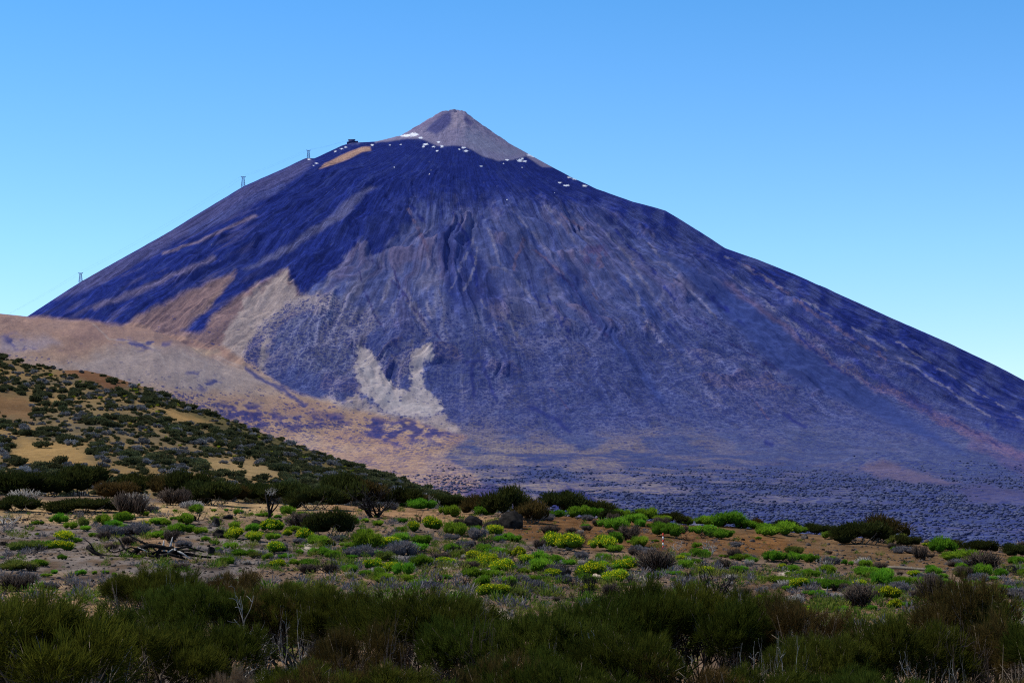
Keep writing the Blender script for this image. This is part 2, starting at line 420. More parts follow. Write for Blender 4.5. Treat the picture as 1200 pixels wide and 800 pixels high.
# relief: gullies radiating from the summit, blocky lava, small hills on the plain
DX, DY = XX - XS, YY - YS
R = np.hypot(DX, DY); TH = np.arctan2(DX, -DY)
wob = fbm(XX / 420, YY / 420, 3, 5)
gul = ridged(TH * 7 + 0.8 * wob, R / 2600 + 3.1, 3, 21)
gul2 = ridged(TH * 19 + 1.6 * wob, R / 1500, 2, 41)
front = sstep(0, 800, ridgeY[None, :] - YY)                     # calm the relief at the skyline
amp = sstep(350, 900, R) * (1 - sstep(2000, 2700, R))
gmod = 0.25 + 0.75 * sstep(-0.25, 0.35, fbm(XX / 380 + 5, YY / 380, 3, 27))
Z += (gul * 36 + gul2 * 10) * amp * gmod * (0.04 + 0.96 * front)
Z += fbm(XX / 190, YY / 190, 4, 29) * 34 * amp * front
ribs = ridged(TH * 13 + 2.2 * wob, R / 700, 4, 33) * sstep(-0.1, 0.4, fbm(XX / 330, YY / 330, 3, 37))
Z += ribs * 38 * amp * front
lava = fbm(XX / 70, YY / 70, 4, 61)
Z += lava * 9 * sstep(300, 500, R) * (1 - sstep(2300, 3000, R)) * (0.22 + 0.78 * front)
Z += fbm(XX / 26, YY / 26, 3, 67) * 7 * sstep(330, 200, R) + np.abs(fbm(XX / 14, YY / 14, 3, 69)) * 7 * sstep(90, 30, R)
lowro = fbm(XX / 300, YY / 300, 4, 71)
Z += lowro * 8 * sstep(2000, 2600, R)
# pale foothill on the left (a broad pumice dome in front of the flank)
fh = [(-400, 345), (-190, 358), (0, 368), (60, 374), (130, 379.5), (180, 386), (205, 396), (260, 424), (330, 452), (420, 485), (520, 512), (640, 560), (1500, 700)]
fS = (HY - np.interp(pxs, [s[0] for s in fh], [s[1] for s in fh])) / F
YF = 5900.0
tt = (YY - YF)
ee = np.exp(-(np.where(tt < 0, tt / 900.0, tt / 700.0)) ** 2)
Zf = fS[None, :] * YF * ee - 400 * (1 - ee)
Zf = Zf + fbm(XX / 420, YY / 520, 4, 81) * 30 * (1 - sstep(300, 30, np.abs(tt)) * 0.6)
kk = 25.0
hm = np.maximum(Z, Zf); Z = hm + np.log1p(np.exp(-np.abs(Z - Zf) / kk)) * kk * sstep(700, 250, PX)
def bump(px, py, Y, wx, wy, h):
    global Z
    x, y, _ = at(px, py, Y)
    Z = Z + h * np.exp(-((XX - x) / wx) ** 2 - ((YY - y) / wy) ** 2)
bump(570, 575, 2300, 34, 90, 16); bump(668, 580, 2200, 34, 90, 20)
bump(1035, 548, 4100, 90, 160, 34); bump(1150, 575, 3900, 150, 160, 24); bump(490, 500, 5000, 110, 150, 28)
bump(290, 490, 4600, 70, 110, 22)

PY = HY - Z / YY * F
wx = fbm(PX / 22, PY / 22, 4, 91) * 9; wy = fbm(PX / 22, PY / 22, 4, 95) * 9
qx = PX + wx; qy = PY + wy
gx = PX + wx * 0.45; gy = PY + wy * 0.45
C = np.zeros(PX.shape + (3,)); SP = np.zeros(PX.shape); RG = np.full(PX.shape, 0.35)
def paint(mask, c, a=1.0):
    global C
    mk = np.clip(mask * a, 0, 1)[..., None]; C = C * (1 - mk) + np.asarray(c) * mk
def region(pts, soft=3.0, warp=1.0, line=None):
    x = PX + wx * warp; y = PY + wy * warp
    d = sdf_poly(x, y, pts) if line is None else sdf_line(x, y, pts) - line
    return sstep(soft, -soft, d)

LAVA = srgb(40, 49, 120); SLOPE = srgb(90, 92, 142); LOW = srgb(98, 99, 142); TAN = srgb(186, 152, 134); BROWN = srgb(150, 122, 114)  # haze blue is painted into the lava and slope colours
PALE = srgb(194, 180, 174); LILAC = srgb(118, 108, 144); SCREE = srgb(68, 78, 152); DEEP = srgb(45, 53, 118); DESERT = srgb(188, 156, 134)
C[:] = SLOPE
# radial streaks along the fall line
st1 = fbm(TH * 16 + 1.8 * wob, R / 520, 5, 101, 0.6); st2 = fbm(TH * 42 + 3.2 * wob, R / 260, 4, 111, 0.6)
paint(sstep(0.02, 0.35, st1), LILAC * 1.05, 0.6)
paint(sstep(-0.02, -0.4, st1), DEEP, 0.55)
paint(sstep(0.1, 0.5, st2), srgb(112, 106, 145), 0.38)
paint(sstep(-0.1, -0.5, st2), DEEP, 0.45)
paint(sstep(0.55, 0.9, gul) * sstep(250, 330, PY), srgb(112, 100, 140), 0.45)
# speckled lower slope
low = sstep(330, 430, PY + 20 * wob)
paint(low, LOW, 0.6)
gl = fbm(TH * 9 + 2.0 * wob, R / 620, 5, 107, 0.62)
paint(sstep(0.12, 0.3, gl) * sstep(230, 280, PY) * sstep(560, 470, PY), srgb(124, 116, 148), 0.5)
paint(sstep(0.30, 0.5, ribs) * sstep(220, 260, PY) * sstep(520, 440, PY), srgb(128, 112, 138), 0.55)
paint(sstep(-0.05, -0.35, ribs) * amp, srgb(58, 64, 132), 0.5)
SP = low * 0.62
# pale ash showing through, mostly left
left = sstep(640, 420, PX) * sstep(290, 360, PY) 
paint(left * sstep(0.05, 0.4, fbm(TH * 30, R / 380, 4, 121) + 0.1), srgb(150, 140, 158), 0.8)
# plain with shrubs over tan ground
plain = sstep(478, 540, PY + 24 * fbm(PX / 90, PY / 40, 3, 131) + (PX - 600) * -0.03)
tanf = fbm(XX / 130, YY / 330, 5, 141, 0.6) + 0.15 * sstep(900, 560, PX)
paint(plain, srgb(88, 93, 122), 0.8)
paint(plain * sstep(-0.1, 0.3, tanf) * sstep(1150, 560, PX), srgb(166, 148, 128), 0.75)
paint(plain * sstep(0.1, 0.5, tanf) * sstep(860, 1200, PX), srgb(128, 116, 138), 0.5)
SP = np.maximum(SP * (1 - plain), plain * (0.76 - 0.36 * sstep(-0.2, 0.35, tanf) * sstep(1250, 700, PX)))
# upper lava cap with its tongues
cap = [(300, 120), (360, 180), (440, 160), (640, 150), (1300, 440), (1300, 560), (1200, 520), (1120, 478), (1060, 440), (1000, 408), (940, 372), (890, 340), (850, 318), (800, 296),
       (770, 282), (740, 266), (700, 250), (650, 240), (610, 236), (570, 244), (530, 240), (500, 236), (482, 240), (478, 257), (465, 276), (450, 293), (437, 298), (424, 278),
       (416, 291), (396, 311), (381, 326), (362, 341), (350, 345), (343, 326), (339, 315), (322, 321), (300, 332), (277, 347), (247, 371), (238, 389), (214, 388), (232, 369),
       (259, 343), (278, 321), (279, 315), (244, 331), (210, 347), (165, 367), (146, 382), (74, 377), (20, 380), (-200, 470), (-200, 380), (30, 365)]
rag = fbm(PX / 9, PY / 9, 4, 155, 0.65)
so = 2.5 + 16 * sstep(440, 520, PX)
cm = sstep(1, -1, (sdf_poly(qx, qy, cap) + rag * (4 + 26 * sstep(440, 520, PX))) / so)
capn = 0.85 + 0.3 * fbm(PX / 30, PY / 30, 4, 151)
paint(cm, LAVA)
SP *= 1 - cm; RG = RG * (1 - cm) + cm
# inner variation of the cap: flows and faint lilac streaks
flow = fbm(TH * 14 + 2.0 * wob, R / 420, 4, 161)
paint(cm * sstep(0.08, 0.45, flow), srgb(58, 64, 128), 0.6)
paint(cm * sstep(0.1, 0.4, fbm(PX / 13, PY / 9, 4, 163, .65)), srgb(60, 68, 130), 0.55)
paint(cm * sstep(-0.15, -0.5, flow), srgb(33, 41, 112), 0.6)
rflank = cm * sstep(760, 900, PX)
paint(rflank * sstep(0.0, 0.4, st1), srgb(58, 63, 130), 0.5); paint(rflank * sstep(0.15, 0.5, st2), srgb(92, 86, 134), 0.5)
paint(cm * sstep(470, 560, PX) * sstep(210, 260, PY) * sstep(-0.2, 0.3, fbm(PX / 24, PY / 24, 4, 171)), SLOPE, 0.65)
lf = cm * sstep(330, 250, PX)
paint(lf * sstep(0.05, 0.4, fbm((PX * 0.55 + PY) / 9.0, (PX - PY * 0.55) / 90.0, 4, 181)), srgb(96, 88, 132), 0.75)
paint(region([(362, 184), (340, 194), (285, 219), (200, 270), (95, 329), (60, 352), (90, 345), (180, 298), (232, 268), (270, 252), (312, 231), (350, 207), (368, 190)], 4, 0.5), srgb(94, 88, 132), 0.85)
paint(region([(432, 219), (400, 240), (360, 273), (318, 297), (285, 316), (292, 316), (334, 297), (374, 273), (402, 253), (426, 233), (441, 219)], 3, 0.5), srgb(112, 106, 146), 0.85)
paint(region([(300, 253), (262, 270), (217, 288), (190, 297)], 1.6, 0.4, line=1.6), srgb(138, 120, 135), 0.8)
paint(region([(250, 303), (202, 322), (160, 342), (112, 360)], 2.5, 0.4, line=3.0), srgb(126, 112, 138), 0.8)
paint(region([(330, 218), (290, 237), (255, 256), (225, 272)], 3, 0.5, line=4.0), srgb(88, 88, 146), 0.8)
paint(region([(434, 171.5), (424, 172), (400, 181.5), (380, 192), (374, 198), (392, 192.5), (412, 185), (424, 178.5), (435, 176.5)], 1.2, 0.12), srgb(196, 158, 142))
# tan ground left of and below the tongues
brn = region([(146, 381), (165, 367), (210, 347), (244, 331), (278, 319), (259, 343), (232, 369), (214, 387), (238, 389), (247, 371), (277, 347), (300, 333), (339, 316), (350, 345), (340, 370), (320, 392), (300, 420), (250, 440), (120, 440)], 4, 0.6); SP *= 1 - 0.92 * brn
paint(region([(146, 381), (165, 367), (210, 347), (244, 331), (278, 319), (259, 343), (232, 369), (214, 387), (238, 389), (247, 371), (277, 347), (300, 333), (339, 316), (350, 345), (372, 352), (330, 380), (300, 420), (250, 440), (120, 440)], 4, 0.6), BROWN)
paint(region([(268, 331), (278, 322), (240, 366), (226, 372), (248, 348)], 2, 0.4), srgb(176, 145, 130), 0.7)
tanm0 = region([(283, 352), (322, 324), (340, 318), (348, 342), (380, 348), (400, 352), (380, 368), (345, 362), (322, 392), (312, 430), (330, 460), (400, 470), (420, 458), (416, 432), (426, 470), (470, 488), (520, 486), (540, 505), (470, 520), (300, 500), (200, 460), (250, 420)], 12, 1.0)
tanm = sstep(0.25, 0.8, tanm0 * (0.9 + 0.1 * tanm0) + 0.45 * rag * (tanm0 < 0.98))
paint(tanm, srgb(186, 168, 158), 0.9)
SP *= 1 - 0.85 * tanm
# speckled shrubs over the pale ash
shA = region([(300, 395), (318, 372), (335, 355), (400, 348), (440, 380), (410, 400), (412, 440), (380, 442), (340, 425), (325, 395)], 8, 1.0)
paint(shA, srgb(140, 134, 150), 0.6); SP = np.maximum(SP, shA * 0.6)
shB = region([(284, 412), (298, 394), (310, 396), (303, 415), (302, 432), (290, 432)], 4, 0.8); SP = np.maximum(SP, shB * 0.9)
paint(shB, srgb(60, 64, 125), 0.5)
u = region([(419, 407), (437, 414), (449, 437), (460, 456), (475, 460), (484, 449), (476, 427), (486, 408), (505, 403), (508, 419), (496, 430), (497, 452), (514, 472), (517, 486), (475, 489), (449, 480), (423, 458), (414, 434)], 9, 0.9)
u = sstep(0.25, 0.75, u + 0.55 * fbm(PX / 5, PY / 4, 3, 299))
paint(u, PALE); SP *= 1 - 0.93 * u; RG *= 1 - 0.8 * u
paint(region([(426, 425), (440, 452), (460, 472), (500, 478)], 5, 0.5, line=4), srgb(196, 186, 180), 0.6)
for ln, w in (([(478, 350), (490, 372), (503, 392)], 2.5), ([(460, 418), (476, 432)], 2), ([(588, 366), (604, 388), (612, 402)], 2), ([(500, 356), (506, 372)], 2)):
    paint(region(ln, 2.5, 0.5, line=w), srgb(150, 140, 156), 0.85)
# foothill and desert floor
fhm = region([(-200, 350), (0, 366), (60, 373), (130, 379), (160, 381), (190, 391), (225, 398), (262, 408), (300, 430), (330, 454), (400, 478), (480, 492), (545, 512), (520, 535), (560, 560), (600, 600), (700, 640), (-200, 640)], 4, 0.5)
paint(fhm, DESERT); SP *= 1 - fhm; RG *= 1 - 0.6 * fhm
fn = fbm(PX / 70, PY / 26, 4, 191)
paint(fhm * sstep(0.0, 0.4, fn), srgb(190, 165, 150), 0.7)
paint(fhm * sstep(0.0, -0.4, fn), srgb(160, 126, 116), 0.5)
paint(fhm * sstep(440, 385, PY + (PX - 150) * -0.12), srgb(166, 132, 122), 0.65)
paint(fhm * region([(60, 430), (150, 405), (230, 412), (300, 432), (330, 455), (250, 462), (140, 452)], 12, 1.2), srgb(188, 170, 160), 0.8)
paint(fhm * region([(218, 408), (252, 408), (258, 414), (235, 416)], 3, 0.6), srgb(196, 174, 154), 0.6)
paint(fhm * region([(0, 395), (60, 398), (70, 404), (20, 412), (0, 420)], 8, 1), srgb(176, 158, 158), 0.8)
for ln in ([(108, 380), (128, 398), (170, 402), (190, 418), (200, 436)], [(215, 416), (240, 425), (235, 450)], [(255, 418), (290, 432)]):
    paint(fhm * region(ln, 1.5, 0.5, line=0.6), srgb(200, 182, 172), 0.7)
dk = fbm(PX / 16, PY / 7, 4, 201)
spots = region([(140, 400), (185, 398), (200, 406), (175, 412), (150, 408)], 6, 1) + region([(218, 436), (235, 434), (230, 442)], 4, 1) + region([(230, 455), (255, 440), (262, 446), (240, 458)], 4, 1) + region([(0, 395), (15, 392), (40, 410), (20, 410)], 6, 1)
paint(fhm * np.clip(spots, 0, 1) * sstep(-0.05, 0.15, dk), srgb(78, 76, 128), 0.9)
rockA = region([(255, 478), (285, 472), (320, 480), (330, 492), (300, 500), (262, 492)], 6, 1.2) + region([(330, 490), (400, 484), (410, 492), (370, 500), (330, 500)], 6, 1.2) + region([(425, 492), (470, 488), (520, 494), (548, 502), (530, 512), (470, 520), (430, 512)], 6, 1.2)
paint(fhm * np.clip(rockA, 0, 1) * sstep(-0.2, 0.1, dk), srgb(72, 66, 122), 0.9)
paint(region([(290, 432), (310, 448), (332, 458), (358, 474)], 2, 0.7, line=2.0), srgb(72, 72, 128), 0.85)
sph = fhm * sstep(455, 520, PY - (PX - 400) * 0.12 + 24 * fbm(PX / 50, PY / 18, 3, 211))
SP = np.maximum(SP, sph * (0.25 + 0.5 * sstep(-0.1, 0.3, fbm(PX / 40, PY / 12, 4, 221))))
SP = np.maximum(SP, fhm * sstep(500, 560, PX + 0.6 * (PY - 500)) * 0.7)
# middle: dark fan and smooth scree chutes
fan = region([(516, 261), (535, 262), (550, 280), (580, 325), (590, 352), (566, 357), (545, 360), (530, 350), (519, 325), (513, 287)], 5, 0.8)
paint(fan, srgb(46, 54, 116), 0.75)
paint(fan * sstep(0.0, 0.3, st2), srgb(88, 92, 152), 0.5)
for ln, w in (([(648, 318), (680, 345), (720, 398), (756, 442), (775, 470)], 5), ([(730, 330), (770, 372), (800, 410)], 4), ([(600, 250), (640, 300), (665, 350)], 3)):
    cz = region(ln, 5, 0.5, line=w); paint(cz, srgb(62, 71, 132), 0.85); SP *= 1 - 0.8 * cz
scr = region([(770, 290), (840, 326), (900, 366), (960, 416), (1010, 447), (1060, 483), (1132, 532), (1118, 530), (1060, 504), (1000, 474), (950, 457), (915, 436), (865, 388), (815, 338)], 6, 0.5)
paint(scr, srgb(64, 73, 132), 0.92); paint(scr * sstep(0, 0.4, st2), srgb(74, 83, 142), 0.6); SP *= 1 - 0.9 * scr; RG *= 1 - 0.7 * scr
for ln, w, c in (([(690, 262), (740, 300), (800, 350)], 5, (100, 94, 140)), ([(850, 330), (930, 392), (1000, 440), (1100, 490), (1230, 552)], 3, (122, 102, 132)), ([(1032, 449), (1096, 486), (1200, 535)], 5, (124, 102, 130)),
                 ([(1140, 520), (1230, 565)], 6, (112, 98, 132)), ([(655, 318), (640, 330)], 4, (108, 100, 140)), ([(560, 330), (575, 380), (600, 440)], 2, (70, 72, 136)), ([(930, 372), (1010, 428), (1090, 482)], 4, (52, 56, 130))):
    paint(region(ln, 4, 0.8, line=w), srgb(*c), 0.8)
# single gullies, ribs and rubble lines that run down the fall line
def strk(pts, w, c, a=0.85):
    pts = np.array(pts, float)
    x0, y0 = pts.min(0) - 14; x1, y1 = pts.max(0) + 14
    m = (PX > x0) & (PX < x1) & (PY > y0) & (PY < y1)
    if not m.any(): return
    x = PX[m] + wx[m] * .4; y = PY[m] + wy[m] * .4
    d = sdf_line(x, y, pts); rg_ = fbm(x / 5, y / 5, 3, 291) * 1.6 * w; br_ = sstep(-0.35, 0.1, fbm(x / 14, y / 14, 3, 295))
    mk = (sstep(w * 1.4, w * .5, d + rg_) * a * br_)[..., None]
    C[m] = C[m] * (1 - mk) + srgb(*c) * mk
DKB, BRN, LIL, DRK = (44, 50, 122), (122, 104, 128), (132, 124, 152), (62, 56, 104)
for pts, w, c in (([(830, 347), (852, 364)], 2.6, DKB), ([(852, 362), (877, 385)], 1.6, DKB), ([(807, 364), (849, 398), (912, 434)], 1.6, DRK), ([(894, 347), (927, 381), (957, 415), (1002, 445)], 1.6, DKB),
                  ([(927, 346), (980, 383), (1040, 422), (1100, 449)], 2.0, DKB), ([(1059, 456), (1092, 486)], 2.2, DRK), ([(1111, 490), (1175, 524)], 1.4, DRK), ([(924, 486), (939, 501)], 1.6, DRK),
                  ([(871, 310), (912, 336), (987, 389), (1040, 422)], 2.0, BRN), ([(860, 325), (931, 381), (1010, 449)], 1.8, LIL), ([(1092, 490), (1200, 542)], 2.2, BRN), ([(1029, 452), (1062, 462)], 2.4, BRN), ([(850, 300), (905, 330), (975, 370)], 1.2, LIL),
                  ([(960, 350), (1030, 392), (1110, 440), (1190, 490)], 1.6, DKB), ([(1000, 385), (1080, 436), (1160, 488)], 1.4, LIL), ([(1050, 400), (1130, 450), (1200, 492)], 1.2, LIL), ([(1080, 405), (1160, 452), (1220, 486)], 1.4, (36, 42, 112)), ([(900, 360), (960, 402)], 1.0, LIL),
                  ([(531, 249), (550, 286), (561, 342)], 1.8, DKB), ([(437, 305), (475, 346), (494, 376), (524, 402)], 1.4, DRK), ([(441, 303), (480, 346), (500, 376), (520, 392)], 1.4, LIL), ([(614, 282), (606, 300), (602, 314)], 2.0, BRN), ([(617, 282), (640, 305), (670, 335), (711, 395)], 1.8, DRK),
                  ([(613, 280), (636, 300), (660, 320)], 1.4, BRN), ([(565, 249), (587, 309), (632, 357)], 1.6, LIL), ([(689, 286), (700, 300), (706, 313)], 3.0, BRN), ([(689, 286), (684, 302)], 2.0, BRN), ([(662, 372), (666, 386)], 2.6, DKB), ([(740, 308), (742, 314)], 2.2, (172, 150, 150)),
                  ([(730, 312), (760, 380), (800, 432)], 2.2, LIL), ([(479, 245), (490, 267), (501, 294)], 2.0, BRN), ([(483, 242), (498, 262)], 1.6, DKB), ([(535, 320), (552, 290), (556, 275)], 1.6, LIL), ([(545, 340), (556, 310), (560, 290)], 1.4, LIL), ([(528, 340), (538, 318)], 1.2, LIL),
                  ([(600, 245), (620, 268), (640, 290)], 1.6, LIL), ([(640, 242), (668, 275), (684, 300)], 1.8, LIL), ([(655, 250), (690, 272)], 1.6, BRN), ([(700, 262), (735, 300), (765, 345)], 1.6, LIL), ([(720, 270), (760, 310), (790, 350)], 1.6, DKB), ([(760, 285), (800, 330), (840, 372)], 1.4, LIL),
                  ([(640, 345), (655, 372), (668, 400)], 1.6, DKB), ([(620, 330), (632, 360)], 1.6, DKB), ([(590, 340), (600, 365), (612, 382)], 1.2, LIL), ([(565, 352), (580, 385), (600, 412)], 1.4, LIL), ([(680, 320), (700, 352), (716, 376)], 1.2, BRN), ([(460, 315), (470, 340), (476, 362)], 1.2, DRK),
                  ([(420, 318), (430, 345), (440, 372), (470, 412)], 1.4, DRK), ([(405, 330), (412, 356)], 1.2, LIL), ([(500, 300), (512, 330), (520, 360)], 1.2, LIL), ([(770, 360), (800, 400), (830, 430)], 1.4, DKB), ([(820, 440), (836, 468)], 1.2, LIL), ([(880, 462), (900, 490)], 1.2, BRN), ([(645, 455), (668, 480)], 1.0, BRN)):
    strk(pts, w, c)
# rock outcrops
oc = fbm(PX / 11, PY / 11, 3, 231)
paint(region([(690, 288), (705, 282), (712, 300), (698, 312), (680, 305)], 5, 1) * sstep(-0.1, 0.2, oc), srgb(108, 88, 128), 0.8)
for ln in ([(548, 424), (560, 422), (570, 426)], [(554, 428), (552, 446), (556, 462)], [(566, 430), (574, 448), (580, 466)], [(620, 476), (650, 492), (668, 504)], [(918, 486), (945, 500)], [(895, 518), (905, 520)]):
    paint(region(ln, 2, 0.6, line=2.2), srgb(48, 50, 122), 0.8)
br = region([(1006, 549), (1020, 541), (1036, 540), (1062, 548), (1090, 556), (1130, 566), (1100, 567), (1060, 565), (1024, 558)], 4, 0.7)
paint(br, srgb(114, 98, 116), 0.7); SP *= 1 - 0.8 * br
br2 = region([(1110, 572), (1150, 566), (1210, 575), (1240, 590), (1190, 592), (1140, 588)], 5, 0.7)
paint(br2, srgb(88, 78, 116), 0.6); SP *= 1 - 0.7 * br2
for pts in ([(540, 580), (556, 570), (572, 566), (590, 570), (604, 582), (580, 586)], [(632, 586), (650, 574), (668, 571), (690, 577), (706, 592), (700, 604), (650, 600)]):
    b_ = region(pts, 4, 0.5); paint(b_, srgb(64, 60, 112), 0.85); SP = SP * (1 - b_) + 0.5 * b_
# the summit cone
pit = region([(425, 150), (470, 150), (490, 135), (535, 110), (560, 130), (600, 160), (660, 195), (636, 196), (617, 184), (602, 188), (585, 189), (566, 183), (556, 176), (540, 172), (512, 170), (492, 163), (470, 163), (440, 168)], 1.5, 0.25)
paint(pit, srgb(150, 138, 162)); RG = RG * (1 - pit) + 0.25 * pit; SP *= 1 - pit
paint(pit * region([(545, 150), (620, 180), (600, 186), (570, 180), (540, 168)], 8, 0.6), srgb(142, 138, 164), 0.8)
paint(pit * region([(528, 131), (517, 134), (503, 146), (498, 154), (512, 157), (522, 150), (529, 142)], 2.5, 0.4), srgb(78, 74, 132), 0.8)
paint(pit * region([(531, 130), (528, 142), (526, 152), (540, 150), (548, 146), (540, 132)], 2.5, 0.4), srgb(176, 162, 176), 0.8)
paint(pit * region([(545, 136), (556, 145), (552, 148), (543, 141)], 2, 0.3), srgb(86, 78, 128), 0.8)
paint(pit * region([(478, 152), (500, 141), (517, 131), (523, 131), (505, 143), (480, 156)], 2, 0.3), srgb(138, 122, 152), 0.7)
paint(pit * region([(560, 177), (590, 186), (612, 186)], 2, 0.3, line=3), srgb(140, 130, 164), 0.6)
# snow lying in the hollows
C *= np.clip(0.92 + 0.22 * fbm(PX / 7, PY / 7, 4, 241, 0.7), 0.45, 1.5)[..., None]
C *= 0.86 - 0.07 * (low * sstep(300, 520, PX) * (1 - u))[..., None]
C *= 1 + (np.array([-0.02, 0.13, 0.02]) * sstep(0.0, 0.14, C[..., 2:3] - C[..., 0:1])) + np.array([0.08, 0.04, -0.12]) * sstep(-0.08, -0.2, C[..., 2:3] - C[..., 0:1])
SNW = np.zeros(PX.shape)
for x, y, a, b in ((477, 159, 6.5, 1.4), (485, 157.5, 4.5, 2.0), (493, 161.5, 2.2, .9), (499, 169, 2.2, 1.1), (496, 172, 1.4, 1), (508, 172, 2, .8), (514, 166.5, 2, .7), (518, 171.5, 1.6, 1.2),
                   (512, 177, 1.2, .8), (543, 173, 2.5, .9), (546, 177, 2.6, 1.1), (538, 175, 1, .8), (564, 195, 2.8, .8), (609, 188, 3, 1.5), (615, 189, 2.2, .9), (612, 186, 1.5, 1), (621, 181.5, 3.2, 1.3),
                   (625, 183.5, 2.2, .9), (590, 191.5, 1.4, .9), (594, 187.5, 1.6, .8), (656, 214, 2, .8), (664, 217.5, 3, .9), (667, 208, 2.3, .8), (674, 209.5, 2.8, 1.3), (685, 217.8, 2.2, 1), (650, 226, 1, .6),
                   (505, 199, 1, 1.2), (462, 196, 1, 1.6), (457, 170, 1.2, .7), (594, 234, 1, .9), (371, 191.5, 4, .8), (367, 194, 1.8, .8), (362, 187, 1.5, .8), (393, 177.5, 1.4, .7), (400, 174.5, 2, .7), (405, 172.5, 1.2, .8),
                   (436, 170, 1.6, 1.0), (503, 204, .9, .8), (470, 169.5, 1.2, .6), (612, 196, 1.1, .7)):
    if y > 190 and x < 650 or y > 222: a, b = a * .55, b * .55
    SNW = np.maximum(SNW, np.clip(1.25 - 0.72 * np.hypot((PX - x) / (a * 1.15 + .2), (PY - y) / (b + .15)), 0, 1))
V = np.stack([XX, YY, Z], -1).reshape(-1, 3)
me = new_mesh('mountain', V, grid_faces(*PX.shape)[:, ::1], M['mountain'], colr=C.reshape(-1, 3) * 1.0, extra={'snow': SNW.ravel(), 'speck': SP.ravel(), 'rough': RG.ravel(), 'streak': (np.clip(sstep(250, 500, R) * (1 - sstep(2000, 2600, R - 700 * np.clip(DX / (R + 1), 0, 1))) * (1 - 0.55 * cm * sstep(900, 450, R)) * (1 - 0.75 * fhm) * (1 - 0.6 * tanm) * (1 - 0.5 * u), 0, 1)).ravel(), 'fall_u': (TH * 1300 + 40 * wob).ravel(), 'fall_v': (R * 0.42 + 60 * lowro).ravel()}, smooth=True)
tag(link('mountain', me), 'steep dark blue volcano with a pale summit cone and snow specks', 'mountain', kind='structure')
def mz(px, Y):
    i = np.argmin(np.abs(pxs - px)); return float(np.interp(Y, Ys, Z[:, i]))
def mridge(px):
    i = np.argmin(np.abs(pxs - px)); j = np.argmax(Z[:, i] / Ys); return float(Ys[j]), float(Z[j, i])

# scrub on the plain at the mountain's foot: a far-off mass nobody could count
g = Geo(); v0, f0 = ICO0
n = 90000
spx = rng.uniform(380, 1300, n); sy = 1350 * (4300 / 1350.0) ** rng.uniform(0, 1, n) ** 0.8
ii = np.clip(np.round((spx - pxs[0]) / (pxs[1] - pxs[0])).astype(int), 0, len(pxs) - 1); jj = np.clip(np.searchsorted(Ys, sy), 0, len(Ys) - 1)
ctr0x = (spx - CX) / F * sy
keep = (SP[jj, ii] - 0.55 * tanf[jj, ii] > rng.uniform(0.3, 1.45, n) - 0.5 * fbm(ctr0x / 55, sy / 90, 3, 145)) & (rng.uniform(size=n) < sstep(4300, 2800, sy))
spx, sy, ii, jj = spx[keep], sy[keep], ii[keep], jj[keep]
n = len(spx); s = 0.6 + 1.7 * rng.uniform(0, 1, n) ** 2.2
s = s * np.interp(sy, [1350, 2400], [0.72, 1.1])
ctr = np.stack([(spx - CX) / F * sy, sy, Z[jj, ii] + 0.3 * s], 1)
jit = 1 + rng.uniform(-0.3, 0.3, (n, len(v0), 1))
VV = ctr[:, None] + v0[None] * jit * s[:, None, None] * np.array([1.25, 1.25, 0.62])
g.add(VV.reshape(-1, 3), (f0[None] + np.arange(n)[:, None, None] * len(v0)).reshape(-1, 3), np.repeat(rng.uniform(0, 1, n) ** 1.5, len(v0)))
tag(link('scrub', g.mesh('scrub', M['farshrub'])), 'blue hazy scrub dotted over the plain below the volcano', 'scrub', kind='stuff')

# ------------------------------------------------------------------ ground --
gprof = [(0, -5.6), (30, -5.9), (45, -6.2), (70, -6.2), (90, -6.1), (115, -6.05), (140, -5.85), (160, -5.55), (175, -5.2), (195, -4.75), (215, -4.5), (235, -5.0), (300, -9), (500, -28), (800, -68), (1100, -105)]
gz = smooth_prof(gprof, 1200, step=1.0, sig=5.0)
def ground(x, y, detail=True):
    x = np.asarray(x, float); y = np.asarray(y, float)
    s = sstep(30, 190, y)
    tilt = np.where(x > 0, -0.072 * x * (1 + x * 0.0004), -0.036 * x) * (0.25 + 0.75 * s)
    z = np.interp(y, *gz) + tilt
    if detail:
        z = z + fbm(x / 22, y / 30, 3, 301) * 0.55 * sstep(30, 70, y) + fbm(x / 5, y / 7, 3, 311) * 0.16
    return z
def gpos(px, py, ymin=25.0, ymax=235.0):
    Yv = np.arange(ymin, ymax, 0.5); xv = (px - CX) / F * Yv
    p = HY - ground(xv, Yv) / Yv * F
    i = np.argmax(p <= py)
    if p[i] > py: i = int(np.argmin(np.abs(p - py)))
    return float(xv[i]), float(Yv[i]), float(ground(xv[i], Yv[i]))
gpx = np.linspace(-420, 1620, 620); gY = np.concatenate([np.geomspace(6, 250, 420)[:-1], np.geomspace(250, 1150, 40)])
GP, GY = np.meshgrid(gpx, gY); GX = (GP - CX) / F * GY
GZ = ground(GX, GY)
PYg = HY - GZ / GY * F
gwx = fbm(GP / 30, PYg / 12, 4, 321) * 14; gwy = fbm(GP / 30, PYg / 12, 4, 325) * 6
ax_, ay_ = GP + gwx, PYg + gwy
C = np.zeros(GP.shape + (3,)); C[:] = srgb(126, 104, 84)
def greg(pts, soft): return sstep(soft, -soft, sdf_poly(ax_, ay_, pts))
gn = fbm(GX / 7, GY / 14, 4, 331); gn2 = fbm(GX / 2.0, GY / 4.5, 4, 335)
paint(sstep(0.0, 0.35, gn), srgb(158, 128, 94), 0.6)
paint(sstep(-0.05, -0.35, gn), srgb(104, 96, 92), 0.7)
paint(greg([(-200, 612), (250, 612), (330, 640), (260, 700), (-200, 700)], 8) * sstep(-0.35, 0.1, gn2), srgb(128, 118, 110), 0.8)
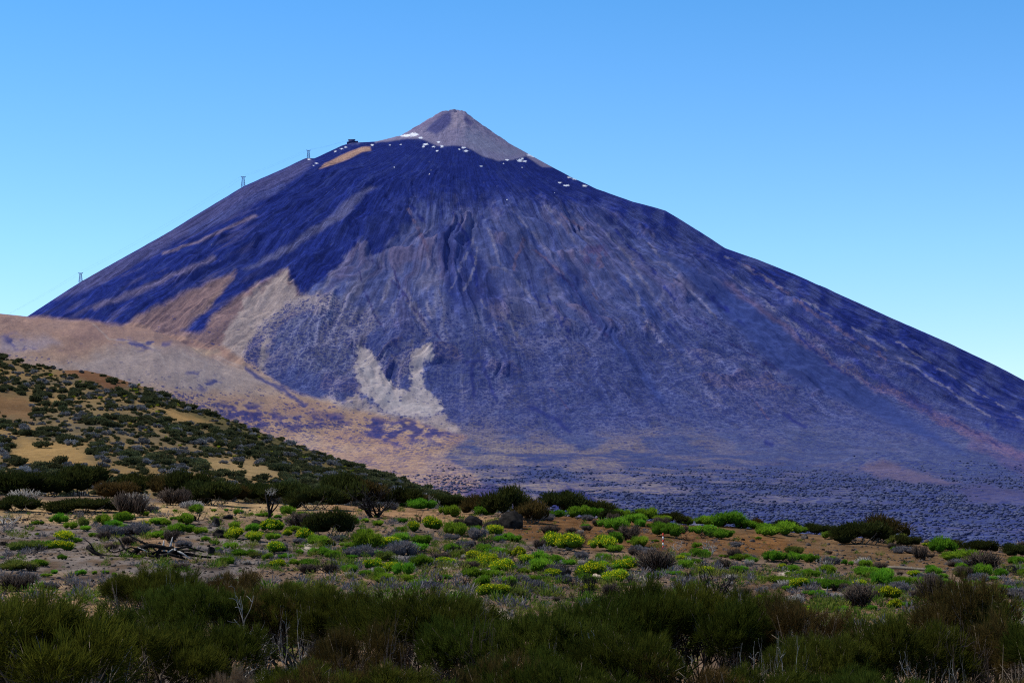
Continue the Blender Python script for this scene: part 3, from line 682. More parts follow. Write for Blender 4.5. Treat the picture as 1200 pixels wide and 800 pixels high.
paint(greg([(-200, 588), (330, 588), (400, 596), (330, 603), (180, 608), (80, 613), (-200, 613)], 3), srgb(184, 152, 108), 0.9)
paint(greg([(-200, 672), (150, 672), (200, 690), (150, 720), (-200, 720)], 6) * sstep(-0.1, 0.3, gn2 + 0.1), srgb(182, 146, 100), 0.7)
paint(greg([(150, 628), (210, 632), (210, 645), (150, 645)], 4), srgb(170, 132, 92), 0.7)
paint(greg([(380, 582), (480, 590), (570, 605), (610, 612), (560, 622), (500, 612), (380, 602)], 4), srgb(160, 124, 88), 0.9)
paint(greg([(590, 606), (700, 600), (860, 616), (880, 650), (780, 648), (690, 642), (590, 628)], 5), srgb(116, 82, 50), 0.9)
paint(greg([(840, 612), (930, 620), (1120, 640), (1240, 660), (1240, 672), (1090, 668), (960, 658), (860, 652)], 6), srgb(112, 86, 58), 0.85)
paint(greg([(860, 625), (900, 628), (960, 648), (900, 652), (860, 648)], 6), srgb(130, 88, 48), 0.7)
paint(greg([(840, 664), (960, 664), (1060, 680), (1250, 690), (1250, 720), (900, 720)], 8), srgb(114, 88, 68), 0.7)
for x, y, w, h in ((530, 662, 12, 4), (572, 668, 10, 4), (536, 695, 10, 6), (560, 690, 9, 5), (700, 676, 12, 4), (755, 675, 14, 4), (930, 672, 16, 4), (966, 685, 8, 8), (1170, 700, 6, 10), (1195, 722, 12, 8), (360, 640, 10, 5), (590, 720, 12, 8)):
    paint(sstep(1.3, 0.6, np.hypot((ax_ - x) / w, (ay_ - y) / h)), srgb(200, 184, 160), 0.8)
C *= np.clip(0.88 + 0.8 * gn2, 0.35, 1.6)[..., None]
C *= (0.98 + 0.06 * sstep(640, 600, PYg))[..., None] * np.array([1.0, 1.0, 1.02])
me = new_mesh('ground', np.stack([GX, GY, GZ], -1).reshape(-1, 3), grid_faces(*GP.shape), M['ground'], colr=C.reshape(-1, 3), smooth=True)
tag(link('ground', me), 'stony brown and grey volcanic soil of the foreground', 'ground', kind='structure')

# ---------------------------------------------------------------- hillside --
hs = [(-420, 385), (-200, 400), (0, 419), (30, 426), (60, 432), (100, 434), (125, 439), (160, 450), (185, 458), (215, 473), (240, 483), (280, 497), (330, 515), (380, 533), (430, 551), (480, 569), (540, 588), (600, 606), (700, 640)]
hpx = np.linspace(-420, 680, 380); hY = np.concatenate([np.linspace(205, 530, 200)[:-1], np.linspace(530, 800, 40)])
hS = np.interp(hpx, [s[0] for s in hs], [s[1] for s in hs])
HP, HYY = np.meshgrid(hpx, hY); HX = (HP - CX) / F * HYY
Yr = 520 - 0.25 * np.clip(HP, 0, 700); Y0 = 205.0
def hill_z(P, Yv):
    S = np.interp(P, [s[0] for s in hs], [s[1] for s in hs])
    yr = 520 - 0.25 * np.clip(P, 0, 700)
    t = np.clip((Yv - Y0) / (yr - Y0), 0, 1)
    pyl = 612 + (S - 612) * t ** 0.85
    z = (HY - pyl) / F * np.minimum(Yv, yr)
    b = np.clip(Yv - yr, 0, None)
    x = (P - CX) / F * Yv
    return z - 0.12 * b - 0.0016 * b * b + fbm(x / 28, Yv / 28, 3, 401) * 0.9 * sstep(0, 60, yr - Yv) + fbm(x / 6, Yv / 6, 2, 405) * 0.2
HZ = hill_z(HP, HYY)
PYh = HY - HZ / HYY * F
hx = HP + fbm(HP / 25, PYh / 12, 3, 411) * 16; hy = PYh + fbm(HP / 25, PYh / 12, 3, 415) * 8
BARE = [([(85, 428), (125, 434), (160, 452), (130, 458), (100, 446), (75, 434)], (118, 82, 60)), ([(-40, 458), (20, 462), (42, 476), (35, 492), (-40, 492)], (124, 94, 66)),
        ([(20, 514), (60, 518), (100, 532), (110, 545), (40, 548), (15, 530)], (160, 128, 82)), ([(185, 478), (215, 484), (250, 496), (210, 494)], (180, 142, 90)), ([(230, 535), (300, 540), (330, 560), (250, 556)], (156, 130, 90))]
C = np.zeros(HP.shape + (3,)); C[:] = srgb(136, 114, 80)
hn = fbm(HX / 30, HYY / 30, 4, 421)
paint(sstep(0.0, 0.35, hn), srgb(162, 130, 84), 0.55); paint(sstep(0.0, -0.35, hn), srgb(104, 94, 76), 0.8)
paint(sstep(120, 270, hx - (hy - 480) * 0.3) * sstep(-10, 30, 505 + (HP - 300) * 0.35 - PYh + 30), srgb(88, 84, 54), 0.8)
C *= 0.9
for pts, c in BARE: paint(sstep(6, -6, sdf_poly(hx, hy, pts)), srgb(*c), 0.9)
me = new_mesh('hillside', np.stack([HX, HYY, HZ], -1).reshape(-1, 3), grid_faces(*HP.shape), M['hill'], colr=C.reshape(-1, 3), smooth=True)
tag(link('hillside', me), 'tan cinder hillside on the left dotted with dark shrubs', 'hillside', kind='structure')

# ------------------------------------------------------------ plant makers --
def clumps(w, h, n, low=0.35, rr=(0.17, 0.27)):
    c = []
    for k in range(n):
        a = rng.uniform(0, 2 * math.pi); rho = math.sqrt(rng.uniform(0.0, 1.0)) * 0.8
        top = math.sqrt(max(0, 1 - rho * rho))
        z = h * (low + (0.93 - low) * top * rng.uniform(0.55, 1.0))
        r = rng.uniform(*rr) * w
        c.append((rho * w / 2 * math.cos(a), rho * w / 2 * math.sin(a), max(z - r * 0.55, r * 0.45), r))
    return np.array(c)
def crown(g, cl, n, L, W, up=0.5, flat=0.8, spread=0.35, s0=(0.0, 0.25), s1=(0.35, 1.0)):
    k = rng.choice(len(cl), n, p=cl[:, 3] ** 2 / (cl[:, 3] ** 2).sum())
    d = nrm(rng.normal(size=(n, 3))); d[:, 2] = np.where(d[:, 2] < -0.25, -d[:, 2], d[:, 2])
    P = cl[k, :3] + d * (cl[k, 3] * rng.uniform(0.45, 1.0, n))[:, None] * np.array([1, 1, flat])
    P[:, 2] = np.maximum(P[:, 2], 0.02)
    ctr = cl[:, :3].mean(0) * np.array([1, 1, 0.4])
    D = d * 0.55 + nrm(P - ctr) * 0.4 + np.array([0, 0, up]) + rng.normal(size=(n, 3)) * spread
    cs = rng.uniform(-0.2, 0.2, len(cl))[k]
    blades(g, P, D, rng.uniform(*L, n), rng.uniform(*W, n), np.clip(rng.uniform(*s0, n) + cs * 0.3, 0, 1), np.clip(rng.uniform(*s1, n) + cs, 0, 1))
def core(g, cl, k=0.8, shade=0.0, flat=0.8, icos=ICO1):
    v, f = icos
    for c in cl:
        g.add(c[:3] + v * c[3] * k * (1 + rng.uniform(-.12, .12, (len(v), 1))) * np.array([1, 1, flat]), f, np.full(len(v), shade))
def limbs(g, cl, r0, extra=6, w=1.0, h=1.0, sh=(0.1, 0.6)):
    for c in cl:
        b = np.array([rng.normal() * 0.06 * w, rng.normal() * 0.06 * w, -0.15])
        t = c[:3] + rng.normal(size=3) * c[3] * 0.2
        m1 = b + (t - b) * 0.35 + np.array([rng.normal(), rng.normal(), 0.3]) * 0.07 * w; m2 = b + (t - b) * 0.7 + rng.normal(size=3) * 0.06 * w
        tube(g, [b, m1, m2, t], [r0, r0 * .75, r0 * .5, r0 * .2], 4, rng.uniform(*sh))
        for e in range(extra):
            q = m2 + rng.normal(size=3) * c[3] * 0.3
            tube(g, [m1 * .3 + m2 * .7, q * .5 + m2 * .5 + rng.normal(size=3) * .05 * w, t + nrm(rng.normal(size=3)) * c[3] * 0.9], [r0 * .4, r0 * .28, r0 * .1], 3, rng.uniform(*sh))

PLANTS = {}
def kind(name, parts_builder, nvar):
    PLANTS[name] = [parts_builder(k) for k in range(nvar)]
def near_broom(fm, dens=1.0):
    def f(k):
        cl = clumps(1.0, 0.62, 17, 0.46 if k % 2 else 0.28, (0.10, 0.21))
        g = Geo(); nt_ = int(900 * dens)
        kk_ = rng.choice(len(cl), nt_, p=cl[:, 3] ** 2 / (cl[:, 3] ** 2).sum())
        d = nrm(rng.normal(size=(nt_, 3))); d[:, 2] = np.where(d[:, 2] < -0.3, -d[:, 2], d[:, 2])
        T = cl[kk_, :3] + d * (cl[kk_, 3] * rng.uniform(0.35, 1.0, nt_))[:, None] * np.array([1, 1, .85])
        A = nrm(d * 0.7 + nrm(T - np.array([0, 0, .15])) * 0.5 + np.array([0, 0, .22]) + rng.normal(size=(nt_, 3)) * .22)
        tone = rng.uniform(-.25, .25, nt_) + 0.35 * d[:, 2]  # tufts facing up get a lighter colour, standing in for lit tips
        m_ = 26; n = nt_ * m_
        P = np.repeat(T, m_, 0) + rng.normal(size=(n, 3)) * 0.010; D = np.repeat(A, m_, 0) + rng.normal(size=(n, 3)) * .30
        tn = np.repeat(tone, m_)
        blades(g, P, D, rng.uniform(.035, .085, n), rng.uniform(.0022, .0042, n), np.clip(rng.uniform(0, .2, n) + tn * .3, 0, 1), np.clip(rng.uniform(.25, .75, n) + tn, 0, 1))
        b = Geo(); limbs(b, cl, 0.013, 7, 1.0, 0.6, (0.1, 0.95))
        return [('foliage', g.mesh('broom_foliage', M[fm])), ('branches', b.mesh('broom_branches', M['bark']))]
    return f
def mid_broom(fm='broom_far', cnt=3200):
    def f(k):
        cl = clumps(1.0, 0.5, 18, 0.25, (0.13, 0.21))
        g = Geo(); core(g, cl, 0.62); crown(g, cl, cnt, (0.05, 0.11), (0.010, 0.018), up=0.55, spread=0.3)
        b = Geo(); limbs(b, cl[:9], 0.014, 2, 1.0, 0.5, (0.2, 1.0))
        return [('foliage', g.mesh('shrub_foliage', M[fm])), ('branches', b.mesh('shrub_branches', M['bark']))]
    return f
def hill_shrub(fm, cnt=420, h=0.5, nc=7):
    def f(k):
        cl = clumps(1.0, h, nc, 0.2, (0.18, 0.30))
        g = Geo(); core(g, cl, 0.8, 0.1, icos=ICO0); crown(g, cl, cnt, (0.08, 0.16), (0.05, 0.09), up=0.5)
        return [('foliage', g.mesh('hill_foliage', M[fm]))]
    return f
def cushion(fm, flowers, cnt=1500, h=0.52):
    def f(k):
        cl = clumps(1.0, h, 11 + k % 3, 0.22, (0.15, 0.26))
        g = Geo(); core(g, cl, 0.72, 0.05); crown(g, cl, cnt, (0.07, 0.16), (0.012, 0.024), up=0.6, spread=0.25, s1=(0.4, 1.0))
        out = [('foliage', g.mesh('cushion_foliage', M[fm]))]
        if flowers:
            q = Geo(); n = 620
            kk_ = rng.choice(len(cl), n); d = nrm(rng.normal(size=(n, 3))); d[:, 2] = np.abs(d[:, 2]) + 0.25; d = nrm(d)
            sel = cl[kk_, 2] + cl[kk_, 3] * 0.8 > h * 0.55
            P = cl[kk_, :3] + d * (cl[kk_, 3] * rng.uniform(0.95, 1.25, n))[:, None] * np.array([1, 1, 0.85]); P = P[sel]
            blades(q, P, nrm(rng.normal(size=P.shape)), rng.uniform(.035, .07, len(P)), rng.uniform(.03, .05, len(P)), rng.uniform(0, .6, len(P)), rng.uniform(.4, 1, len(P)))
            out.append(('flowers', q.mesh('cushion_flowers', M['flower'])))
        return out
    return f
def grow(g, p, d, L, r, lev, sh, curl=0.35, split=(2, 4), droop=0.0, up=0.1):
    pts = [p]; q = p.copy(); dd = d.copy()
    for i in range(4):
        dd = nrm(dd + rng.normal(size=3) * curl * 0.6 + np.array([0, 0, up - droop])); q = q + dd * L / 4; q[2] = max(q[2], 0.03); pts.append(q.copy())
    tube(g, pts, np.linspace(r, r * 0.5, 5), 4 if lev < 2 else 5, sh if np.isscalar(sh) else rng.uniform(*sh))
    if lev > 0:
        for k in range(rng.integers(split[0], split[1] + 1)):
            i = rng.integers(2, 5)
            grow(g, pts[i], nrm(dd + rng.normal(size=3) * 0.75), L * rng.uniform(0.5, 0.8), r * 0.5, lev - 1, sh, curl, split, droop, up)
def dead_bush(mt, nmain=9, lev=2, r=0.02, sh=(0.0, 0.6), spread=1.0, up=0.15, L=0.42, twigs=True):
    def f(k):
        g = Geo()
        for i in range(nmain):
            a = 2 * math.pi * (i + rng.uniform()) / nmain
            d = nrm(np.array([math.cos(a) * spread, math.sin(a) * spread, rng.uniform(0.35, 1.1)]))
            grow(g, np.array([rng.normal() * .04, rng.normal() * .04, -0.05]), d, L * rng.uniform(.6, 1.1), r * rng.uniform(.6, 1.2), lev, sh, up=up)
        return [('branches', g.mesh('dead_branches', M[mt]))]
    return f
def dead_dome(mt, n=420):
    def f(k):
        cl = clumps(1.0, 0.6, 12, 0.25, (0.14, 0.24)); g = Geo()
        P = []; 
        for i in range(n):
            c = cl[rng.integers(len(cl))]; d = nrm(rng.normal(size=3)); d[2] = abs(d[2])
            t = c[:3] + d * c[3]; s0_ = c[:3] * np.array([.6, .6, .4]) + rng.normal(size=3) * .05; s0_[2] = max(s0_[2], 0)
            tube(g, [s0_, (s0_ + t) / 2 + rng.normal(size=3) * .04, t], [.011, .008, .004], 3, rng.uniform(0, .9))
        return [('branches', g.mesh('dead_dome_branches', M[mt]))]
    return f
def boulder(mt, icos=ICO3):
    def f(k):
        v, fa = icos; v = v.copy()
        o = rng.uniform(-50, 50, 3)
        r = 1 + 0.55 * fbm(v[:, 0] * 1.3 + o[0], v[:, 1] * 1.3 + v[:, 2] * 1.9 + o[1], 5, 501)
        for _ in range(9):                       # broken flat faces
            nn = nrm(rng.normal(size=3)); dd = v @ nn; lim = rng.uniform(0.74, 0.98)
            r = np.minimum(r, np.where(dd > 0.05, lim / np.maximum(dd, 0.05), 9))
        v = v * r[:, None] * np.array([0.55, 0.5, 0.45]); v[:, 2] += 0.18
        return [('rock', new_mesh('rock', v, fa, M[mt], shade=np.zeros(len(v))))]
    return f
def tuft(mt, n=700):
    def f(k):
        g = Geo(); d = nrm(rng.normal(size=(n, 3)) * np.array([.7, .7, .5]) + np.array([0, 0, .8])); P = np.stack([rng.normal(size=n) * .12, rng.normal(size=n) * .12, np.full(n, -0.02)], 1)
        blades(g, P, d, rng.uniform(.25, .6, n), rng.uniform(.008, .016, n), rng.uniform(0, .3, n), rng.uniform(.3, 1, n))
        return [('stems', g.mesh('tuft', M[mt]))]
    return f
kind('near', near_broom('broom'), 4); kind('near_olive', near_broom('broom_olive'), 2); kind('near_brown', near_broom('broom_brown', 0.55), 2)
kind('near_straw', near_broom('straw', 0.5), 2); kind('mid', mid_broom(), 6); kind('mid_brown', mid_broom('broom_brown', 2200), 2)
kind('hill', hill_shrub('hillshrub'), 7); kind('hillgrey', hill_shrub('hillgrey', 300, 0.42, 5), 5); kind('hillyellow', hill_shrub('hillyellow', 160, 0.5, 4), 3)
kind('cushion', cushion('cushion', False), 6); kind('cushion_olive', cushion('cushion_olive', False), 3); kind('cushion_yellow', cushion('cushion', True), 5)
kind('grey', cushion('grey', False, 1100, 0.42), 4); kind('straw', tuft('straw'), 2)
kind('char', dead_bush('char', 11, 2, 0.020, (0, .5)), 3); kind('dead', dead_bush('dead', 6, 2, 0.022, (.2, .9)), 4)
kind('deadnear', dead_bush('dead', 8, 3, .016, (.1, .9), 1.25, 0.03, .36), 4); kind('brownnear', dead_bush('deadbrown', 12, 3, .014, (.1, 1.0), 1.1, 0.05, .36), 3)
kind('deadgrey', dead_dome('dead', 260), 2); kind('deaddark', dead_dome('deadbrown', 460), 3); kind('charlow', dead_bush('char', 7, 2, 0.024, (0, .5), 1.6, 0.0, 0.5), 2)
kind('boulder', boulder('rock'), 5); kind('stone', boulder('stone', ICO2), 5)

ITEMS = []      # (object, base wording, px, py)
made = set()
def put(name, pk, loc, s, rz=None, sz=None, sy=None, cat=None, group=None, vi=None, simple=False):
    v = PLANTS[pk]; parts = v[(rng.integers(len(v)) if vi is None else vi)]
    rz = rng.uniform(0, 2 * math.pi) if rz is None else rz
    if len(parts) == 1:
        o = bpy.data.objects.new(name, parts[0][1]); col.objects.link(o)
    else:
        o = bpy.data.objects.new(name, None); o.empty_display_size = 0.2; col.objects.link(o)
        for nm, me_ in parts:
            c = bpy.data.objects.new(nm, me_); col.objects.link(c); c.parent = o
    o.location = loc; o.rotation_euler = (0, 0, rz); o.scale = (s, sy or s, sz or s)
    if cat: o['category'] = cat
    if group: o['group'] = group
    return o

# hillside shrubs -------------------------------------------------------------
def hill_spots(n, seed, thr, bare=True):
    r2 = np.random.default_rng(seed); out = []
    while len(out) < n:
        p = r2.uniform(-150, 600); t = r2.uniform(0.0, 1.02) ; yr = 520 - 0.25 * max(0, min(p, 700)); Yv = 225 + (yr - 225) * t
        if r2.uniform() > (Yv / 520): continue
        z = float(hill_z(np.array([p]), np.array([Yv]))[0]); x = (p - CX) / F * Yv; py = HY - z / Yv * F
        nz = float(fbm(np.array([x / 26]), np.array([Yv / 34]), 3, seed)[0])
        if nz < thr + r2.uniform(-0.25, 0.25): continue
        if bare and any(float(sdf_poly(np.array([p]), np.array([py]), b[0])[0]) < 1 for b in BARE) and r2.uniform() < 0.93: continue
        out.append((x, Yv, z, p, py, nz))
    return out
hd = hill_spots(1900, 601, -0.22)
sizes = np.random.default_rng(5).uniform(0.9, 2.7, len(hd)) * np.array([0.8 + 0.4 * (q[5] > 0) for q in hd])
order = np.argsort([-(s if -20 < q[3] < 560 else s * 0.2) / q[1] for s, q in zip(sizes, hd)])
stuffG = Geo()
for rank, i in enumerate(order):
    x, y, z, p, py, _ = hd[i]; s = float(sizes[i])
    if rank < 300:
        o = put('broom_shrub', 'hill', (x, y, z - 0.1), s, sz=s * rng.uniform(.8, 1.1), cat='shrub', group='dark shrubs dotted over the left hillside')
        ITEMS.append((o, 'hilldark', p, py, s))
    else:
        me_ = PLANTS['hill'][rng.integers(7)][0][1]; nv = len(me_.vertices)
        co = np.empty(nv * 3, np.float32); me_.vertices.foreach_get('co', co); co = co.reshape(-1, 3)
        sh = np.empty(nv, np.float32); me_.attributes['shade'].data.foreach_get('value', sh)
        fa = np.empty(len(me_.polygons) * 3, np.int32); me_.polygons.foreach_get('vertices', fa)
        a = rng.uniform(0, 6.28); Rm = np.array([[math.cos(a), -math.sin(a), 0], [math.sin(a), math.cos(a), 0], [0, 0, 1]])
        stuffG.add(co @ Rm.T * s + np.array([x, y, z - 0.1]), fa.reshape(-1, 3), sh)
tag(link('scrub', stuffG.mesh('hill_scrub', M['hillshrub'])), 'smaller dark shrubs massed over the left hillside', 'scrub', kind='stuff')
for x, y, z, p, py, _ in hill_spots(295, 611, -0.4):
    s = rng.uniform(1.0, 2.8); ITEMS.append((put('grey_shrub', 'hillgrey', (x, y, z - 0.05), s, cat='shrub', group='pale grey dry shrubs on the left hillside'), 'hillgrey', p, py, s))
for x, y, z, p, py, _ in [q for q in hill_spots(420, 621, -0.1) if q[4] < 455 + q[3] * 0.33][:150]:
    s = rng.uniform(0.7, 1.4); ITEMS.append((put('flowering_shrub', 'hillyellow', (x, y, z), s, cat='shrub', group='small yellow flowering shrubs on the left hillside'), 'hillyellow', p, py, s))

def stuff_scatter(spots, pk, smin, smax, name, matn, lab):
    g = Geo()
    for x, y, z, p, py, _ in spots:
        v = PLANTS[pk]; me_ = v[rng.integers(len(v))][0][1]; nv = len(me_.vertices)
        co = np.empty(nv * 3, np.float32); me_.vertices.foreach_get('co', co); sh = np.empty(nv, np.float32); me_.attributes['shade'].data.foreach_get('value', sh)
        fa = np.empty(len(me_.polygons) * 3, np.int32); me_.polygons.foreach_get('vertices', fa)
        a = rng.uniform(0, 6.28); Rm = np.array([[math.cos(a), -math.sin(a), 0], [math.sin(a), math.cos(a), 0], [0, 0, 1]])
        g.add(co.reshape(-1, 3) @ Rm.T * rng.uniform(smin, smax) + np.array([x, y, z - 0.05]), fa.reshape(-1, 3), np.clip(sh + rng.uniform(-.25, .25), 0, 1))
    tag(link(name, g.mesh(name, M[matn])), lab, 'scrub', kind='stuff')
stuff_scatter(hill_spots(1000, 631, -0.35), 'hillgrey', 0.7, 2.0, 'grey_scrub', 'hillgrey', 'smaller grey dry scrub massed over the left hillside')
stuff_scatter(hill_spots(2400, 641, -0.4), 'hill', 0.5, 1.5, 'low_scrub', 'hillshrub', 'tiny dark plants strewn over the left hillside')
# foreground cushions: base point seen at (px, py), width in photo pixels -------
GREEN = """69,613,16 84,620,15 100,622,10 121,616,20 133,618,15 145,612,20 43,615,8 147,620,10 44,628,5 90,636,11 48,643,20 73,656,9 45,664,15 95,675,10 111,673,6 124,672,6 134,676,6 65,672,8 56,676,8
160,655,7 185,615,14 195,616,11 180,631,12 190,628,14 192,632,8 82,629,7 2,655,8 111,630,8 168,604,10 231,601,13 250,600,6 265,599,5 281,603,12 294,604,5 303,605,8 314,606,10 325,607,6 337,604,14 354,605,11
339,613,9 252,610,9 217,615,18 210,625,22 235,626,16 275,620,13 316,617,14 295,624,18 321,633,14 345,624,16 372,640,20 272,644,14 284,652,15 252,638,8 256,647,8 241,634,8 314,656,10 265,662,18 351,649,8 366,651,13
377,651,14 391,655,16 345,662,12 361,664,16 205,600,5 217,604,6 205,610,7 353,642,6 335,655,10 492,597,18 474,593,7 526,605,20 571,604,24 428,612,9 416,616,12 445,616,13 472,612,9 471,624,14 533,628,23 426,628,12
433,646,32 410,642,14 470,637,18 494,639,20 486,646,19 403,647,9 413,655,12 493,665,24 529,646,16 552,665,14 555,677,21 565,689,20 594,686,16 580,677,14 522,679,11 407,672,18 429,675,12 445,675,16 454,684,20
475,675,22 475,681,12 491,686,14 475,691,9 559,625,14 596,633,13 585,635,10 582,649,14 594,651,10 566,647,14 442,651,12 545,595,8 642,607,18 633,598,8 679,607,25 698,607,22 717,621,22 687,618,8 729,607,22 743,616,24
752,619,14 757,609,20 775,605,16 764,618,10 719,639,20 768,635,6 753,641,18 722,647,12 605,635,14 631,642,9 631,660,22 651,661,20 635,672,24 665,663,14 621,681,12 638,681,12 602,668,10 614,672,11 698,665,10
719,668,12 736,657,10 686,682,20 791,675,11 738,637,7 792,626,8 768,679,12 707,658,16 602,695,10 780,629,26 823,627,22 844,631,20 805,615,14 826,613,20 854,618,26 872,619,20 894,620,18 899,628,22 921,627,25
938,622,12 889,632,6 975,631,14 992,632,17 817,642,10 803,655,12 817,652,16 826,653,12 849,653,7 859,656,7 868,657,14 880,660,12 907,658,20 926,659,17 938,657,13 950,659,15 973,658,12 989,662,9 997,663,8
930,671,16 928,676,12 948,677,14 968,674,17 814,662,12 866,671,14 882,674,10 893,681,11 910,683,18 926,685,16 956,688,18 978,692,18 954,699,16 922,692,12 803,666,14 989,716,10 1103,648,24 1117,657,20 1136,657,20
1149,657,14 1192,662,18 1198,669,10 1047,645,7 1090,667,11 1129,667,12 1013,664,12 1025,667,10 1015,676,25 1035,678,22 1035,687,25 1052,685,16 1065,687,24 1093,674,14 1105,687,16 1103,678,12 1150,676,20 1161,681,11
1175,677,14 1143,685,10 1131,681,6 1182,692,10 1172,695,14 1163,706,16 1147,709,14 1121,692,12 1030,697,12 1059,711,10 1185,716,12 1021,716,10 1157,692,8 1210,676,18 -12,640,14 -20,662,16"""
OLIVE = "97,617,14 30,645,20 25,668,25 303,654,17 454,658,22 536,653,14 1052,639,20 931,649,12 8,668,14 605,700,14 1130,676,16 385,640,12"
YEL = """73,635,22 70,645,18 172,618,10 277,631,22 298,634,18 319,624,22 338,629,12 358,634,18 325,648,20 325,665,15 388,669,8 486,623,16 505,623,22 456,642,20 438,667,18 517,661,17 557,658,22 573,665,27 589,672,22
578,700,24 461,672,18 580,628,18 649,640,22 672,646,26 705,646,26 609,654,17 617,661,20 647,675,17 705,667,16 735,668,24 700,677,26 722,684,26 689,693,13 798,656,10 743,660,8 915,667,14 828,673,19 849,664,14 936,690,18
891,702,8 945,718,14 980,718,10 1087,640,9 1070,676,14 1010,687,16 1194,687,13 1135,694,18 1042,704,20 1049,715,16 145,609,11"""
def parse(s): return [tuple(float(q) for q in t.split(',')) for t in s.split()]
def cush(lst, pk, name, group, kd, k=1.0):
    for px, py, w in lst:
        x, y, z = gpos(px, py); s = w / F * y * 1.26 * k
        o = put(name, pk, (x, y, z - 0.03 * s), s * rng.uniform(.8, 1.15), sy=s * rng.uniform(.8, 1.7), sz=s * rng.uniform(.85, 1.3), cat='shrub', group=group)
        ITEMS.append((o, kd, px, py, s))
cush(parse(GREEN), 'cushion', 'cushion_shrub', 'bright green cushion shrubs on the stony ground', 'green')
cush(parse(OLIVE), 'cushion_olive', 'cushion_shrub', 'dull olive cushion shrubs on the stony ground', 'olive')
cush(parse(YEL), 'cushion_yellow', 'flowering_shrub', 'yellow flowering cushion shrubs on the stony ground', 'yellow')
GREYS = "470,650,30 420,652,24 130,627,25 160,627,22 1085,682,17 1050,693,18 1195,702,30 1190,690,22 655,674,22 560,632,20 330,646,18 215,641,16 400,634,14 545,642,14 660,683,18 625,692,20 500,690,16 485,660,18 1150,684,18 880,655,12 975,662,14 612,683,14 690,610,14 640,610,14 745,646,12 860,640,10 1060,648,16 30,683,24 60,690,16 680,655,14 760,650,14 1130,664,18 530,632,14 590,632,14 350,637,14 180,600,14 225,595,16 430,597,16 455,597,16"
cush(parse(GREYS), 'grey', 'dry_shrub', 'pale grey dried out cushion shrubs', 'grey', 1.05)

# dark broom along the far bank and the crest: px, py base, width, height (photo px)
MIDB = """20,572,115,38 20,599,66,24 98,578,74,40 132,588,60,34 100,601,100,26 162,577,60,34 192,574,52,28 246,592,82,40 222,584,50,32 300,583,62,26 335,588,60,26 370,597,62,34 402,588,38,34 420,583,50,30 386,630,46,34 440,582,44,26
472,589,46,30 500,592,44,24 535,594,36,20 560,602,42,30 595,606,54,34 622,613,42,30 658,603,62,32 694,603,52,22 748,602,40,15 788,604,44,15 838,611,26,16 884,611,24,12 920,619,46,17 958,625,44,15 1010,637,78,30 1036,636,34,28 1062,640,36,17
1108,645,52,20 1150,649,46,18 1192,653,48,18 984,630,40,14 715,610,30,18 -40,575,90,34 1240,655,60,24 520,590,40,18 276,580,50,26 60,570,60,30"""
for px, py, w, h in parse(MIDB):
    x, y, z = gpos(px, py)
    s = w / F * y; hz = h / F * y / 0.5 * rng.uniform(.78, 1.28)
    pk = 'mid_brown' if px in (622, 560, 500, 884, 1036, 984, 132, 192, 276, 420) else 'mid'
    o = put('broom_shrub', pk, (x, y, z - 0.15), s, sz=hz, sy=max(s * 0.8, hz), cat='shrub', group='dark broom shrubs along the bank and crest')
    ITEMS.append((o, 'middark' if pk == 'mid' else 'midbrown', px, py, s))
# near brooms: px, Y, width m, height m, kind
NEAR = [(40, 36, 5.4, 3.5, 'near_olive'), (-40, 41, 4.6, 3.3, 'near'), (105, 46, 4.4, 2.6, 'near'), (170, 44, 4.2, 2.2, 'near'), (185, 60, 3.4, 2.6, 'near'), (238, 58, 3.6, 2.7, 'near'), (235, 46, 3.4, 2.2, 'near'), (300, 59, 3.4, 2.4, 'near_brown'),
        (350, 58, 3.8, 2.7, 'near'), (400, 56, 3.4, 2.5, 'near'), (355, 40, 3.6, 1.7, 'near_olive'), (395, 38, 3.4, 1.9, 'near_brown'), (420, 46, 2.6, 2.3, 'near_brown'), (500, 49, 4.6, 2.8, 'near'), (545, 46, 2.8, 2.3, 'near'), (440, 38, 3.4, 1.7, 'near'),
        (520, 37, 3.6, 1.4, 'near'), (590, 39, 2.6, 1.9, 'near_brown'), (640, 46, 3.4, 2.6, 'near'), (610, 41, 2.8, 2.0, 'near'), (655, 38, 3.6, 1.9, 'near'), (700, 50, 3.8, 2.6, 'near'), (760, 51, 4.0, 3.0, 'near'), (735, 42, 3.2, 2.3, 'near'), (800, 52, 3.6, 3.0, 'near_olive'),
        (800, 41, 3.0, 1.8, 'near_brown'), (850, 50, 3.6, 2.7, 'near'), (885, 53, 3.2, 2.7, 'near'), (935, 50, 3.2, 2.6, 'near_brown'), (905, 41, 3.2, 1.6, 'near'), (965, 45, 3.2, 2.1, 'near'), (990, 40, 3.2, 1.7, 'near'), (1055, 46, 3.8, 2.7, 'near'), (1130, 50, 3.8, 3.3, 'near_brown'),
        (1165, 50, 3.2, 3.0, 'near'), (1030, 39, 3.0, 1.8, 'near'), (1100, 39, 3.0, 1.4, 'near'), (1200, 46, 3.4, 2.8, 'near_brown'), (1260, 44, 4.0, 2.8, 'near'), (1180, 39, 2.6, 1.6, 'near_brown'), (700, 37, 3.0, 1.5, 'near'), (860, 38, 2.8, 1.3, 'near'), (1330, 47, 3.8, 2.6, 'near'), (1390, 52, 3.6, 2.4, 'near'), (1340, 39, 3.2, 1.9, 'near'), (-130, 45, 4.2, 2.8, 'near'), (-110, 38, 3.6, 2.4, 'near_olive'), (165, 66, 3.0, 2.4, 'near'), (215, 68, 3.4, 2.5, 'near'), (275, 68, 3.4, 2.3, 'near_brown'), (325, 66, 3.0, 2.1, 'near'), (20, 44, 4.0, 2.9, 'near'), (470, 54, 3.4, 2.4, 'near'), (530, 54, 3.0, 2.4, 'near'), (130, 38, 3.2, 1.7, 'near_olive')]
